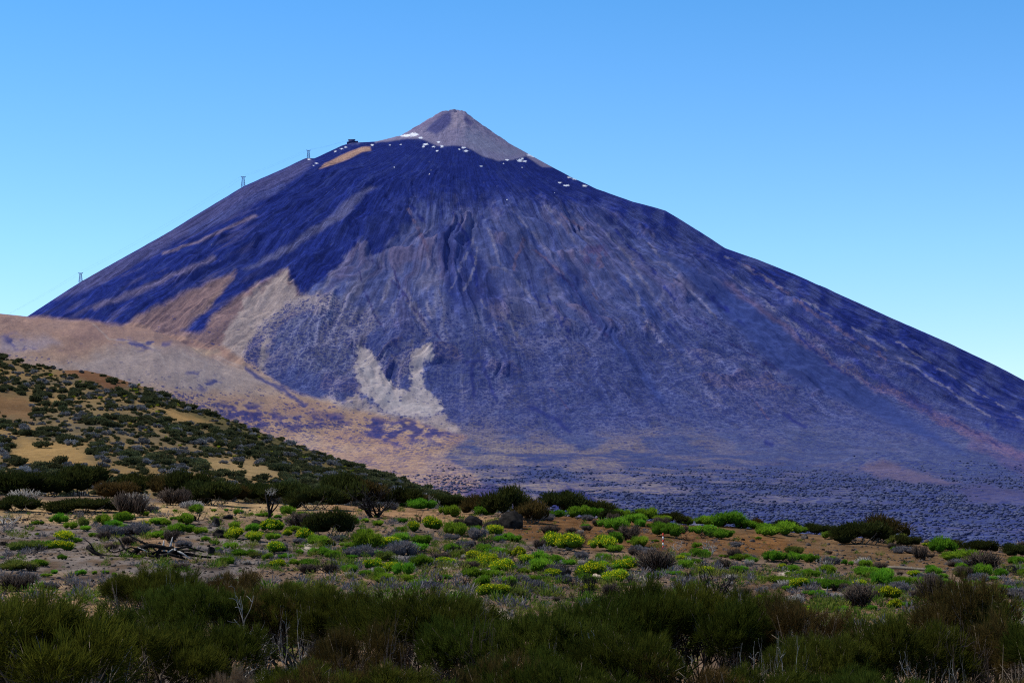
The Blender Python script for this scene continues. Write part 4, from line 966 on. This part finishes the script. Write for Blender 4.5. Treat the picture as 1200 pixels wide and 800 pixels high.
for px, Y, w, h, pk in NEAR:
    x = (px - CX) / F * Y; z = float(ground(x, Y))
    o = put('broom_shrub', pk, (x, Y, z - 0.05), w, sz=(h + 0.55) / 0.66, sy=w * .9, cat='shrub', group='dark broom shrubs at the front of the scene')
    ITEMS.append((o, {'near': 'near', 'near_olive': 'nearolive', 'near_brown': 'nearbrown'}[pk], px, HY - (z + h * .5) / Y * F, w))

# dead and burnt wood ----------------------------------------------------------
DEAD = [  # px, py base, width px, height px, kind, label
    (440, 606, 74, 46, 'char', 'spiky black burnt shrub at the end of the sandy bank'),
    (452, 634, 56, 26, 'charlow', 'low black charred branches below the spiky burnt shrub'),
    (512, 650, 46, 22, 'charlow', 'black arching burnt stems among yellow and green shrubs'),
    (152, 606, 52, 34, 'deaddark', 'grey topped dead shrub beside the sandy strip on the left'),
    (160, 600, 44, 26, 'deadgrey', 'pale bleached dead twigs behind the dead shrub by the sandy strip'),
    (8, 614, 58, 22, 'dead', 'white bleached fallen wood at the left edge of the stony flat'),
    (24, 610, 40, 22, 'charlow', 'dark twisted branches beside the bleached wood at the left edge'),
    (766, 672, 52, 34, 'deaddark', 'large dark grey dead shrub in front of the red and white pole'),
    (740, 634, 32, 22, 'deaddark', 'small dark dead shrub on the brown bank left of the pole'),
    (668, 640, 48, 20, 'deaddark', 'flat dark dead shrub below the brown bank'),
    (838, 700, 62, 44, 'char', 'burnt black shrub with bare upright limbs behind the front broom'),
    (1092, 704, 40, 38, 'deaddark', 'rounded brown dead shrub in the right foreground'),
    (1010, 712, 52, 34, 'deaddark', 'wide blackish dead shrub left of the rounded brown one'),
    (1152, 668, 52, 26, 'deaddark', 'black dead shrub below the crest at the far right'),
    (1164, 666, 14, 22, 'dead', 'thin white dead stem standing in the black dead shrub at right'),
    (1078, 656, 24, 20, 'deaddark', 'small grey dead shrub on the brown slope at right'),
    (508, 596, 24, 18, 'dead', 'white dead twigs behind the bright green shrubs on the bank'),
    (834, 650, 26, 26, 'dead', 'pale twisted dead branches hanging down the brown bank'),
    (640, 597, 18, 14, 'dead', 'white bleached stump on the crest beside the dark broom'),
    (708, 607, 14, 10, 'dead', 'small white twig among the green shrubs on the crest'),
    (545, 692, 24, 24, 'char', 'small black burnt stems beside the pale sandy patch'),
    (692, 694, 26, 34, 'char', 'tall thin black burnt stems in front of the yellow shrubs'),
    (598, 692, 24, 22, 'char', 'black burnt stems beside the large yellow cushion shrub'),
    (664, 680, 16, 26, 'char', 'lone black burnt stem among pale grey dry shrubs'),
    (40, 690, 50, 22, 'dead', 'tangle of bleached grey branches above the left front broom'),
    (20, 692, 44, 26, 'deaddark', 'dark dead twigs at the left edge above the front broom'),
    (385, 672, 30, 26, 'char', 'black burnt stems among green shrubs left of centre'),
    (352, 620, 36, 24, 'deaddark', 'grey brown dead shrub beside the near dark broom'),
    (30, 590, 44, 20, 'deadgrey', 'grey dead twigs between the dark brooms at the far left'),
    (205, 592, 44, 24, 'deaddark', 'grey brown dead shrub left of the big dark broom'),
    (225, 598, 30, 14, 'deadgrey', 'bleached dead twigs at the foot of the big dark broom'),
    (320, 590, 24, 26, 'deadgrey', 'pale dead crown behind the burnt forked stump'),
    (775, 618, 22, 16, 'deaddark', 'dark dead twigs among green shrubs behind the pole'),
]
for px, py, w, h, pk, lab in DEAD:
    x, y, z = gpos(px, py, 34); s = w / F * y * 1.05; hz = h / F * y / (0.62 if pk in ('deaddark', 'deadgrey') else 0.75)
    o = put('dead_shrub', pk, (x, y, z), s, sz=hz, cat='dead shrub'); o['label'] = lab

for px, Y, w, h, lab in ((252, 36.5, 1.5, 2.1, 'straw coloured dry shrub at the bottom edge left of centre'), (222, 36, 1.0, 1.7, 'brown dry shrub just left of the straw coloured one'), (283, 37, .9, 2.2, 'pale topped dry shrub just right of the straw coloured one')):
    x = (px - CX) / F * Y; z = float(ground(x, Y)); o = put('dry_shrub', 'near_straw', (x, Y, z), w, sz=h / .66, cat='shrub'); o['label'] = lab
NEARDEAD = [
    (610, 44, 742, 60, 'brownnear', 'bare brown dead shrub in the centre front gap'),
    (655, 43, 758, 50, 'deadnear', 'pale crooked sticks near the bottom edge at the centre'),
    (840, 43, 742, 66, 'brownnear', 'brown dead twigs beside the bleached limbs at the bottom'),
    (925, 43, 745, 60, 'deadnear', 'bleached crooked limbs between the front brooms right of centre'),
    (1165, 43, 748, 66, 'brownnear', 'bare dark dead shrub at the bottom right'),
    (1110, 42, 770, 50, 'deadnear', 'pale stick pile at the bottom edge near the right corner'),
    (415, 43, 748, 60, 'brownnear', 'brown dead twigs left of the round centre broom'),
    (205, 62, 672, 44, 'deadnear', 'grey dead twigs showing above the left front broom'),
    (365, 60, 690, 50, 'brownnear', 'dark dead twigs behind the white twisted limbs'),
    (300, 50, 698, 84, 'deadnear', 'white twisted dead broom limbs among the front broom'),
    (345, 49, 714, 52, 'deadnear', 'white forked limbs right of the largest bleached limbs'),
    (815, 43, 768, 64, 'deadnear', 'bleached limbs at the bottom edge right of centre'),
    (872, 44, 750, 64, 'deadnear', 'pale bare sticks under the front broom right of centre'),
    (1080, 42, 765, 56, 'deadnear', 'bleached forked branch at the bottom edge on the right'),
    (1130, 45, 730, 84, 'brownnear', 'tangled dark dead twigs under the right front broom'),
    (1010, 44, 748, 64, 'deadnear', 'pale fallen sticks between the right front brooms'),
    (700, 45, 738, 52, 'deadnear', 'pale upright dead limbs inside the centre front broom'),
    (470, 42, 735, 66, 'brownnear', 'bare brown twigs under the round centre front broom'),
    (960, 48, 716, 56, 'brownnear', 'pale dry twigs showing between the right front brooms'),
    (575, 45, 722, 64, 'brownnear', 'brown dead twigs in the gap of the front broom'),
]
for px, Y, top, w, pk, lab in NEARDEAD:
    x = (px - CX) / F * Y; z = float(ground(x, Y)); h = (HY - top) / F * Y - z
    o = put('dead_shrub', pk, (x, Y, z), w / F * Y * 1.15, sz=h / 0.62, cat='dead shrub'); o['label'] = lab
r4 = np.random.default_rng(99)
for k in range(170):
    px, py = r4.uniform(0, 1200), r4.uniform(608, 712)
    if px < 420 and r4.uniform() < .5: px += 500
    if py < 650 and 830 < px < 1120: py += 30
    kd = r4.choice(['deaddark', 'char', 'charlow', 'deadgrey', 'dead'], p=[.42, .22, .12, .14, .10])
    x, y, z = gpos(px, py); s = r4.uniform(9, 30) / F * y
    o = put('dead_shrub', kd, (x, y, z - .02), s, sz=s * r4.uniform(.6, 1.1), cat='dead shrub', group='small dead shrubs between the living ones')
    ITEMS.append((o, 'd_' + kd, px, py, s))
# fallen charred branches with a bleached stump
x, y, z = gpos(188, 655)
e = bpy.data.objects.new('fallen_tree', None); col.objects.link(e); e.location = (x, y, z); e.rotation_euler = (0, 0, 0)
tag(e, 'fallen charred tree with a white split stump on the grey stony flat', 'fallen tree')
u_ = y / F
def P3(dx, up, dy=0.0): return np.array([dx * u_, dy, max(up * u_, 0.02)])
g = Geo()
for pts, r in (([P3(-88, 14, .6), P3(-80, 8, .4), P3(-68, 3, .2), P3(-45, 2, 0), P3(-25, 4, 0), P3(0, 8, 0), P3(20, 6, 0), P3(60, 2, -.2)], .16), ([P3(-35, 3, .3), P3(-26, 12, .2), P3(-12, 16, 0), P3(4, 14, 0), P3(20, 8, -.1), P3(40, 5, 0)], .19),
               ([P3(-30, 4), P3(-44, 12, .4), P3(-50, 22, .5), P3(-56, 26, .6)], .09), ([P3(-10, 14), P3(-28, 22, .4), P3(-40, 28, .5), P3(-44, 36, .5)], .08), ([P3(-78, 8, .3), P3(-84, 18, .4), P3(-92, 24, .5)], .06), ([P3(10, 10), P3(30, 14, .3), P3(50, 8, .5)], .1),
               ([P3(-6, 2), P3(0, 12), P3(14, 14), P3(26, 2)], .14), ([P3(0, 3, -.3), P3(12, 6, -.4), P3(30, 1, -.5)], .16), ([P3(-20, 10), P3(-34, 14, -.2), P3(-52, 8, -.3), P3(-60, 10, -.3)], .07), ([P3(-20, 6, -.2), P3(-2, 2, -.4), P3(20, 10, -.3), P3(44, 10, -.2)], .11)):
    tube(g, pts, np.linspace(r, r * .45, len(pts)), 6, rng.uniform(0, .3))
for k in range(26):
    b = P3(rng.uniform(-60, 45), rng.uniform(2, 12), rng.uniform(-.4, .5)); grow(g, b, nrm(np.array([rng.normal(), rng.normal(), .6])), .5, .03, 1, (0, .4))
link('branches', g.mesh('charred_trunk', M['char']), e)
g = Geo()
for a, b, r in ((P3(6, 4), P3(4, 22, .1), .10), (P3(8, 4), P3(14, 26, .1), .09), (P3(8, 6), P3(20, 14, -.3), .07), (P3(16, 12, -.2), P3(38, 0, -.6), .07), (P3(-14, 8, -.2), P3(-26, 14, -.2), .05)):
    tube(g, [a, (a + b) / 2 + rng.normal(size=3) * .05, b], [r, r * .9, r * .3], 5, .9)
tag(link('stump', g.mesh('white_stump', M['dead']), e), 'white bleached split stump')
# burnt forked stump
x, y, z = gpos(316, 608); u_ = y / F
e = bpy.data.objects.new('burnt_tree', None); col.objects.link(e); e.location = (x, y, z)
tag(e, 'black burnt forked stump standing among green shrubs by the sandy strip', 'burnt tree')
g = Geo()
for pts, r in (([P3(0, -1), P3(0, 6), P3(-2, 16), P3(-5, 30)], .16), ([P3(0, 5), P3(3, 14), P3(6, 22)], .12), ([P3(1, 6), P3(8, 14), P3(12, 20)], .08), ([P3(-1, 10), P3(1, 20), P3(2, 26)], .08)):
    tube(g, pts, np.linspace(r, r * .5, len(pts)), 6, .2)
for k in range(10): grow(g, P3(rng.uniform(-4, 8), rng.uniform(12, 24)), nrm(np.array([rng.normal(), rng.normal() * .4, 1.0])), .5, .035, 1, (0, .4))
link('trunk', g.mesh('burnt_trunk', M['char']), e)
g = Geo()
for k in range(6): grow(g, P3(rng.uniform(-6, 4), 27), nrm(np.array([rng.normal(), rng.normal(), 1.0])), .55, .03, 2, (.2, .8))
tag(link('branches', g.mesh('pale_twigs', M['dead']), e), 'pale bare twigs at the top')

# boulders and stones
BOUL = [(553, 617, 26, 15, 'wide dark boulder at the left of the group on the sandy bank'), (576, 621, 18, 13, 'smaller dark boulder in the middle of the group on the sandy bank'), (600, 618, 30, 21, 'largest dark lava boulder at the right end of the sandy bank'),
        (514, 616, 11, 8, 'dark boulder on the sandy bank left of the boulder group'), (5, 639, 10, 6, 'dark rock at the left edge of the grey stony flat'), (268, 608, 11, 6, 'flat dark rock left of the burnt forked stump'), (300, 613, 10, 5, 'low dark rock just below the burnt forked stump'),
        (226, 610, 9, 7, 'dark rock on the sandy strip below the big dark broom'), (253, 617, 10, 12, 'upright dark rock among green shrubs left of the burnt stump'), (248, 650, 10, 12, 'tall dark rock right of the fallen charred tree'), (327, 616, 9, 9, 'blocky dark rock right of the burnt forked stump'),
        (75, 602, 5, 2.5, 'small dark rock on the sandy strip at the left'), (262, 630, 24, 12, 'broad grey lump of lava rock beside yellow shrubs'), (1183, 670, 16, 10, 'dark rock by the green shrubs at the right edge')]
for px, py, w, h, lab in BOUL:
    x, y, z = gpos(px, py); s = w / F * y
    o = put('boulder', 'boulder', (x, y, z - 0.08 * s), s, sz=h / F * y * 1.6, cat='boulder'); o['label'] = lab
r3 = np.random.default_rng(77)
for k in range(150):
    zone = r3.uniform()
    if zone < .35: px, py = r3.uniform(-10, 420), r3.uniform(606, 682)
    elif zone < .65: px, py = r3.uniform(840, 1150), r3.uniform(620, 668)
    else: px, py = r3.uniform(360, 1200), r3.uniform(640, 715)
    x, y, z = gpos(px, py); w = r3.uniform(2.2, 6.5) * (1.2 if r3.uniform() < .25 else .8); s = w / F * y
    dk_ = r3.uniform() < .6
    o = put('stone', 'boulder' if dk_ else 'stone', (x, y, z - .12 * s), s, cat='stone', group='loose dark stones on the ground' if dk_ else 'loose brown stones on the ground')
    ITEMS.append((o, 'stonedark' if dk_ else 'stonebrown', px, py, s))
# gravel and litter: uncountable
g = Geo(); v0, f0 = ICO0; n = 16500
py_ = r3.uniform(596, 730, n); px_ = r3.uniform(-200, 1400, n)
ys_ = np.interp(py_, [596, 610, 640, 700, 760], [200, 180, 140, 90, 65]) * r3.uniform(.85, 1.15, n); ys_ = np.clip(ys_, 50, 215)
xs_ = (px_ - CX) / F * ys_; zs_ = ground(xs_, ys_); s_ = (.022 + .12 * r3.uniform(0, 1, n) ** 3) * np.interp(ys_, [50, 150], [.6, 1.2]); jit = 1 + r3.uniform(-.35, .35, (n, 12, 1))
VV = np.stack([xs_, ys_, zs_ + .2 * s_], 1)[:, None] + v0[None] * jit * s_[:, None, None] * np.array([1.2, 1.1, .7])
g.add(VV.reshape(-1, 3), (f0[None] + np.arange(n)[:, None, None] * 12).reshape(-1, 3), np.zeros(n * 12))
tag(link('gravel', g.mesh('gravel', M['stone'])), 'loose gravel scattered over the foreground soil', 'gravel', kind='stuff')
for nm, mt, n, sd_, lab in (('herb_cover', 'cushion_olive', 3100, 721, 'low olive herbs growing between the shrubs'), ('herb_cover', 'herb', 2200, 731, 'tiny bright green seedlings between the shrubs'), ('dry_cover', 'grey', 2100, 741, 'low grey dried herbs between the shrubs')):
    g = Geo(); py_ = r3.uniform(604, 735, n * 2); px_ = r3.uniform(-200, 1400, n * 2)
    ys_ = np.clip(np.interp(py_, [596, 610, 640, 700, 760], [200, 180, 140, 90, 55]) * r3.uniform(.85, 1.15, n * 2), 45, 205); xs_ = (px_ - CX) / F * ys_
    ok = fbm(xs_ / 6, ys_ / 10, 3, sd_) + 0.25 * sstep(150, 420, px_) - 0.12 > r3.uniform(-.1, .25, n * 2); ok &= ~((px_ > 590) & (px_ < 1120) & (py_ < 650) & (r3.uniform(size=n * 2) < .85))
    xs_, ys_ = xs_[ok][:n], ys_[ok][:n]; n_ = len(xs_); m_ = 60
    b0 = np.stack([xs_, ys_, ground(xs_, ys_)], 1); sz_ = .08 + .42 * r3.uniform(0, 1, n_) ** 2
    P = np.repeat(b0, m_, 0); q = np.repeat(sz_, m_); d = nrm(r3.normal(size=(n_ * m_, 3))); d[:, 2] = np.abs(d[:, 2]) * .9
    P = P + d * (q * r3.uniform(.2, 1, n_ * m_))[:, None]
    blades(g, P, d + np.array([0, 0, .6]) + r3.normal(size=d.shape) * .3, q * r3.uniform(.4, .9, n_ * m_), q * .12, r3.uniform(0, .3, n_ * m_), r3.uniform(.3, 1, n_ * m_))
    tag(link(nm, g.mesh(nm, M[mt])), lab, 'ground cover', kind='stuff')
# fine dry litter and dead twigs on the ground
g = Geo(); n = 19000
py_ = r3.uniform(606, 740, n); px_ = r3.uniform(-200, 1400, n)
ys_ = np.clip(np.interp(py_, [596, 610, 640, 700, 760], [200, 180, 140, 90, 55]) * r3.uniform(.85, 1.15, n), 40, 205); xs_ = (px_ - CX) / F * ys_
ok = fbm(xs_ / 9, ys_ / 14, 3, 701) > -0.05; ok &= ~((px_ < 260) & (r3.uniform(size=n) < .6))
xs_, ys_ = xs_[ok], ys_[ok]; n = len(xs_)
Pq = np.stack([xs_, ys_, ground(xs_, ys_)], 1); Dq = np.stack([r3.normal(size=n), r3.normal(size=n), r3.uniform(.1, .9, n)], 1)
blades(g, Pq, Dq, r3.uniform(.1, .45, n), r3.uniform(.015, .04, n), r3.uniform(0, .6, n), r3.uniform(.2, 1, n))
tag(link('dry_litter', g.mesh('dry_litter', M['grey'])), 'grey dead twigs and litter lying between the shrubs', 'litter', kind='stuff')
g = Geo(); n = 18000
py_ = r3.uniform(602, 740, n); px_ = r3.uniform(-200, 1400, n)
ys_ = np.clip(np.interp(py_, [596, 610, 640, 700, 760], [200, 180, 140, 90, 55]) * r3.uniform(.85, 1.15, n), 40, 205); xs_ = (px_ - CX) / F * ys_
ok = fbm(xs_ / 5, ys_ / 9, 3, 711) > 0.0; xs_, ys_ = xs_[ok], ys_[ok]; n = len(xs_)
Pq = np.stack([xs_, ys_, ground(xs_, ys_)], 1); Dq = np.stack([r3.normal(size=n), r3.normal(size=n), r3.uniform(.1, 1.3, n)], 1)
blades(g, Pq, Dq, r3.uniform(.1, .5, n), r3.uniform(.02, .06, n), r3.uniform(0, .6, n), r3.uniform(.0, 1, n))
tag(link('burnt_litter', g.mesh('burnt_litter', M['deadbrown'])), 'dark burnt twigs and litter lying between the shrubs', 'litter', kind='stuff')
# straw tufts
for px, py, w, h, lab in ((1120, 722, 16, 14, 'small dry grass tuft behind the right front broom'),):
    x, y, z = gpos(px, py, 30); s = w / F * y * .9
    o = put('grass_tussock', 'straw', (x, y, z), s, sz=h / F * y * 1.6, cat='grass'); o['label'] = lab

# red and white marker pole
x, y, z = gpos(777, 643); u_ = y / F
e = bpy.data.objects.new('marker_pole', None); col.objects.link(e); e.location = (x, y, z); tag(e, 'thin red and white striped marker pole on the brown bank', 'marker pole')
H_ = 18 * u_
for k in range(5):
    g = Geo(); tube(g, [np.array([0, 0, H_ * k / 5 - (0.2 if k == 0 else 0)]), np.array([0, 0, H_ * (k + 1) / 5])], [.062, .062], 12, .5)
    if k == 4: tube(g, [np.array([0, 0, H_]), np.array([0, 0, H_ + .05])], [.06, .02], 12, .5)
    link('band', g.mesh('pole_band', M['red'] if k % 2 == 0 else M['white']), e)
# timber pole lying on the slope
p0 = np.array(gpos(1040, 667)); p1 = np.array(gpos(1108, 672)); g = Geo()
q = (p1 - p0); pts = []
for t in np.linspace(0, 1, 12):
    p = p0 + q * t; pts.append([p[0], p[1], float(ground(p[0], p[1])) + .16 + .02 * math.sin(t * 9)])
pts = np.array(pts); org = pts[0].copy(); tube(g, pts - org, np.linspace(.14, .10, 12), 8, .5)
tag(link('timber_pole', g.mesh('timber_pole', M['timber']), loc=org), 'long weathered timber pole lying on the slope at right', 'timber pole')

# ------------------------------------------------------ cable car on ridge --
def tower(px, hpx, lab):
    Y, zr = mridge(px); x = (px - CX) / F * Y; h = hpx * Y / F
    e = bpy.data.objects.new('cable_tower', None); col.objects.link(e); e.location = (x, Y, zr - 3); tag(e, lab, 'cable tower', 'cable car towers on the ridge')
    b, t = h * .17, h * .075; hh = h * .86 + 3
    for sx in (-1, 1):
        for sy_ in (-1, 1):
            g = Geo(); tube(g, [np.array([sx * b, sy_ * b, 0]), np.array([sx * t, sy_ * t, hh])], [.62, .5], 6, .5); link('leg', g.mesh('tower_leg', M['steel']), e)
    g = Geo()
    for i in range(5):
        z0, z1 = hh * i / 5, hh * (i + 1) / 5; w0 = b + (t - b) * i / 5; w1 = b + (t - b) * (i + 1) / 5
        for s in (-1, 1):
            tube(g, [np.array([-w0, s * w0, z0]), np.array([w1, s * w1, z1])], .28, 4, .5); tube(g, [np.array([w0, s * w0, z0]), np.array([-w1, s * w1, z1])], .28, 4, .5)
            tube(g, [np.array([s * w0, -w0, z0]), np.array([s * w1, w1, z1])], .28, 4, .5); tube(g, [np.array([-w1, s * w1, z1]), np.array([w1, s * w1, z1])], .28, 4, .5)
    link('bracing', g.mesh('tower_bracing', M['steel']), e)
    g = Geo(); a = h * .2
    tube(g, [np.array([-a, 0, hh + .6]), np.array([0, 0, hh]), np.array([a, 0, hh + .6])], [.9, 1.2, .9], 6, .5)
    for s in (-1, 1):
        tube(g, [np.array([s * a, -3, hh + 1.2]), np.array([s * a, 0, hh + 2.4]), np.array([s * a, 3, hh + 1.2])], .9, 6, .5); tube(g, [np.array([s * t, 0, hh - 5]), np.array([s * a, 0, hh])], .5, 4, .5)
    link('crossarm', g.mesh('tower_crossarm', M['steel']), e)
    return np.array([x, Y, zr - 3 + hh + 3.4]), a
T1 = tower(361.5, 10.5, 'uppermost small steel cable car tower on the left ridge'); T2 = tower(285, 13, 'middle steel cable car tower on the left ridge skyline'); T3 = tower(94.5, 11.5, 'lowest steel cable car tower low on the left ridge')
# top station
Y, zr = mridge(412); Y -= 10; x = (412 - CX) / F * Y
e = bpy.data.objects.new('cable_station', None); col.objects.link(e); e.location = (x, Y, zr - 6); tag(e, 'small dark cable car station building on the upper left shoulder', 'building')
def box(g, c, s):
    v = np.array([(a, b, d) for a in (-1, 1) for b in (-1, 1) for d in (-1, 1)], float) * np.array(s) / 2 + np.array(c)
    f = [(0, 1, 3), (0, 3, 2), (4, 6, 7), (4, 7, 5), (0, 4, 5), (0, 5, 1), (2, 3, 7), (2, 7, 6), (0, 2, 6), (0, 6, 4), (1, 5, 7), (1, 7, 3)]
    g.add(v, f, np.full(8, .5))
g = Geo(); box(g, (0, 0, 8), (26, 16, 16)); box(g, (20, 2, 5), (14, 14, 10)); box(g, (-16, 0, 4), (8, 12, 8)); link('wall', g.mesh('station_walls', M['building']), e)
g = Geo(); box(g, (1, 0, 17), (30, 19, 1.8)); box(g, (20.5, 2, 10.7), (15, 15.5, 1.2)); link('roof', g.mesh('station_roof', M['steel']), e)
g = Geo()
for k in range(4): box(g, (-9 + k * 6, -8.1, 9), (3.5, .3, 4))
link('window', g.mesh('station_windows', M['glass']), e)
# cables
st_ = np.array([x - 13, Y, zr + 10]); lowp = np.array(at(-30, 392, 7400.0)) + np.array([0, 0, 15.0])
g = Geo()
for s in (-1, 1):
    chain = [st_, T1[0] + np.array([s * T1[1], 0, 0]), T2[0] + np.array([s * T2[1], 0, 0]), T3[0] + np.array([s * T3[1], 0, 0]), lowp]
    for a, b in zip(chain[:-1], chain[1:]):
        t = np.linspace(0, 1, 24)[:, None]; L_ = np.linalg.norm(b - a)
        p = a + (b - a) * t; p[:, 2] -= 4 * (t * (1 - t))[:, 0] * L_ * .018
        tube(g, p, .09, 4, .5)
tag(link('cable', g.mesh('cable', M['steel'])), 'thin cable strung between the steel towers up the left ridge', 'cable')

# ------------------------------------------------------------------ labels --
LM = [(190, 648, 'the fallen charred tree'), (316, 600, 'the burnt forked stump'), (440, 600, 'the spiky burnt shrub'), (578, 612, 'the dark boulder group'), (777, 636, 'the striped marker pole'),
      (1075, 670, 'the long timber pole'), (152, 592, 'the dead shrub by the sand'), (10, 605, 'the bleached wood at left'), (512, 645, 'the arching burnt stems'), (766, 662, 'the large dead shrub'), (838, 680, 'the burnt upright limbs'),
      (1092, 690, 'the rounded dead shrub'), (1152, 658, 'the black dead shrub'), (834, 640, 'the pale hanging branches'), (692, 680, 'the thin burnt stems'), (930, 640, 'the bare brown slope'), (386, 620, 'the near dark broom'),
      (640, 595, 'the white stump on the crest'), (248, 645, 'the tall dark rock'), (300, 740, 'the white twisted limbs'), (668, 632, 'the flat dark dead shrub')]
WORD = {'green': 'bright green cushion shrub', 'olive': 'dull olive cushion shrub', 'yellow': 'yellow-flowered green shrub', 'grey': 'pale grey dry shrub', 'middark': 'dark broom shrub', 'midbrown': 'brownish broom shrub',
        'near': 'dark green broom in front', 'nearolive': 'olive green broom in front', 'nearbrown': 'brown-tinged broom in front', 'd_deaddark': 'dark twiggy dead shrub', 'd_char': 'black burnt stems', 'd_charlow': 'low burnt sticks', 'd_deadgrey': 'pale twiggy dead shrub', 'd_dead': 'bleached bare branches', 'stonedark': 'dark loose stone', 'stonebrown': 'brown loose stone'}
ORD = 'second third fourth fifth sixth seventh eighth ninth tenth eleventh twelfth thirteenth fourteenth fifteenth sixteenth seventeenth eighteenth nineteenth twentieth'.split()
def nth(k, n):
    if k == 0: return 'leftmost'
    if k == n - 1: return 'rightmost'
    return ORD[k - 1] + ' from left' if k - 1 < len(ORD) else None
buck = {}
for it in ITEMS:
    o, kd, px, py, s = it
    if kd.startswith('hill'):
        w = {'hilldark': 'dark green shrub', 'hillgrey': 'pale grey dry shrub', 'hillyellow': 'tiny yellow flowering shrub'}[kd]
        o['label'] = w + ' dotted among many on the tan left hillside'; continue
    if kd.startswith('near'):
        buck.setdefault(WORD[kd] + (' at the bottom edge' if py > 735 else ' edging the stony ground'), []).append(it); continue
    lx, ly, nm = min(LM, key=lambda l: math.hypot((l[0] - px), (l[1] - py) * 1.6))
    dx, dy = px - lx, (py - ly) * 1.6
    rel = ('right of' if dx > 0 else 'left of') if abs(dx) > abs(dy) else ('in front of' if dy > 0 else 'behind')
    size = '' if kd.startswith(('stone', 'd_')) else ('small ' if s < 0.75 else ('' if s < 1.25 else 'broad ')) if not kd.startswith('mid') else ('big ' if s > 5 else '')
    buck.setdefault(f'{size}{WORD[kd]} {rel} {nm}', []).append(it)
for base, its in buck.items():
    if len(base.split()) > 12: base = base.replace('broad ', '').replace('small ', '') if base.startswith(('broad', 'small')) and base.replace('broad ', '').replace('small ', '') not in buck else base
    if len(its) == 1: its[0][0]['label'] = base; continue
    its.sort(key=lambda t: t[2])
    for k, t in enumerate(its):
        w = nth(k, len(its)); lab = f'{base}, {w}' if w else base
        t[0]['label'] = lab if len(lab.split()) <= 16 else lab.replace(' cushion', '').replace(' in front of', ' before')

# --------------------------------------------------------- light, sky, camera
SUN_EL, SUN_AZ = math.radians(54), math.radians(-78)        # ahead and to the left
sd = Vector((math.sin(SUN_AZ) * math.cos(SUN_EL), math.cos(SUN_AZ) * math.cos(SUN_EL), math.sin(SUN_EL)))
L = bpy.data.lights.new('sun', 'SUN'); L.energy = 4.7; L.angle = math.radians(0.53); L.color = (1.0, 0.95, 0.87)
lo = bpy.data.objects.new('sun', L); col.objects.link(lo); lo.rotation_euler = sd.to_track_quat('Z', 'Y').to_euler(); lo.location = (0, 0, 500)
w = bpy.data.worlds.new('World'); scene.world = w; w.use_nodes = True; nt = w.node_tree; nt.nodes.clear()
sky = nt.nodes.new('ShaderNodeTexSky'); sky.sky_type = 'NISHITA'; sky.sun_disc = False; sky.sun_elevation = SUN_EL; sky.sun_rotation = SUN_AZ
sky.altitude = 2200; sky.air_density = 1.0; sky.dust_density = 0.3; sky.ozone_density = 2.0
bg = nt.nodes.new('ShaderNodeBackground'); bg.inputs[1].default_value = 0.11
ou = nt.nodes.new('ShaderNodeOutputWorld')
geo = nt.nodes.new('ShaderNodeTexCoord'); sep = nt.nodes.new('ShaderNodeSeparateXYZ'); nt.links.new(geo.outputs['Generated'], sep.inputs[0])
cr = nt.nodes.new('ShaderNodeValToRGB'); cr.color_ramp.elements[0].color = (1.42, 1.40, 1.72, 1); cr.color_ramp.elements[1].position = 1.0; cr.color_ramp.elements[1].color = (.35, .5, .7, 1)
for p_, c_ in ((0.12, (1.05, 1.50, 1.8, 1)), (0.26, (.62, 1.35, 1.8, 1)), (0.5, (.4, .6, .85, 1))):
    el_ = cr.color_ramp.elements.new(p_); el_.color = c_
nt.links.new(sep.outputs['Z'], cr.inputs[0])
nt.links.new(mixc(nt, 1.0, sky.outputs[0], cr.outputs[0], 'MULTIPLY'), bg.inputs[0]); nt.links.new(bg.outputs[0], ou.inputs[0])

cam = bpy.data.cameras.new('camera'); co_ = bpy.data.objects.new('camera', cam); col.objects.link(co_)
co_.location = (0, 0, 0); co_.rotation_euler = (math.radians(90), 0, 0)
cam.sensor_width = 36; cam.lens = 36 * F / 1200; cam.shift_y = (HY - 400) / 1200; cam.clip_start = 0.5; cam.clip_end = 40000
scene.camera = co_
scene.view_settings.view_transform = 'Standard'; scene.view_settings.look = 'None'; scene.view_settings.exposure = 0; scene.view_settings.gamma = 1
scene.cycles.use_denoising = False; scene.cycles.pixel_filter_type = 'BLACKMAN_HARRIS'; scene.cycles.filter_width = 1.15; scene.cycles.max_bounces = 5; scene.cycles.transparent_max_bounces = 4
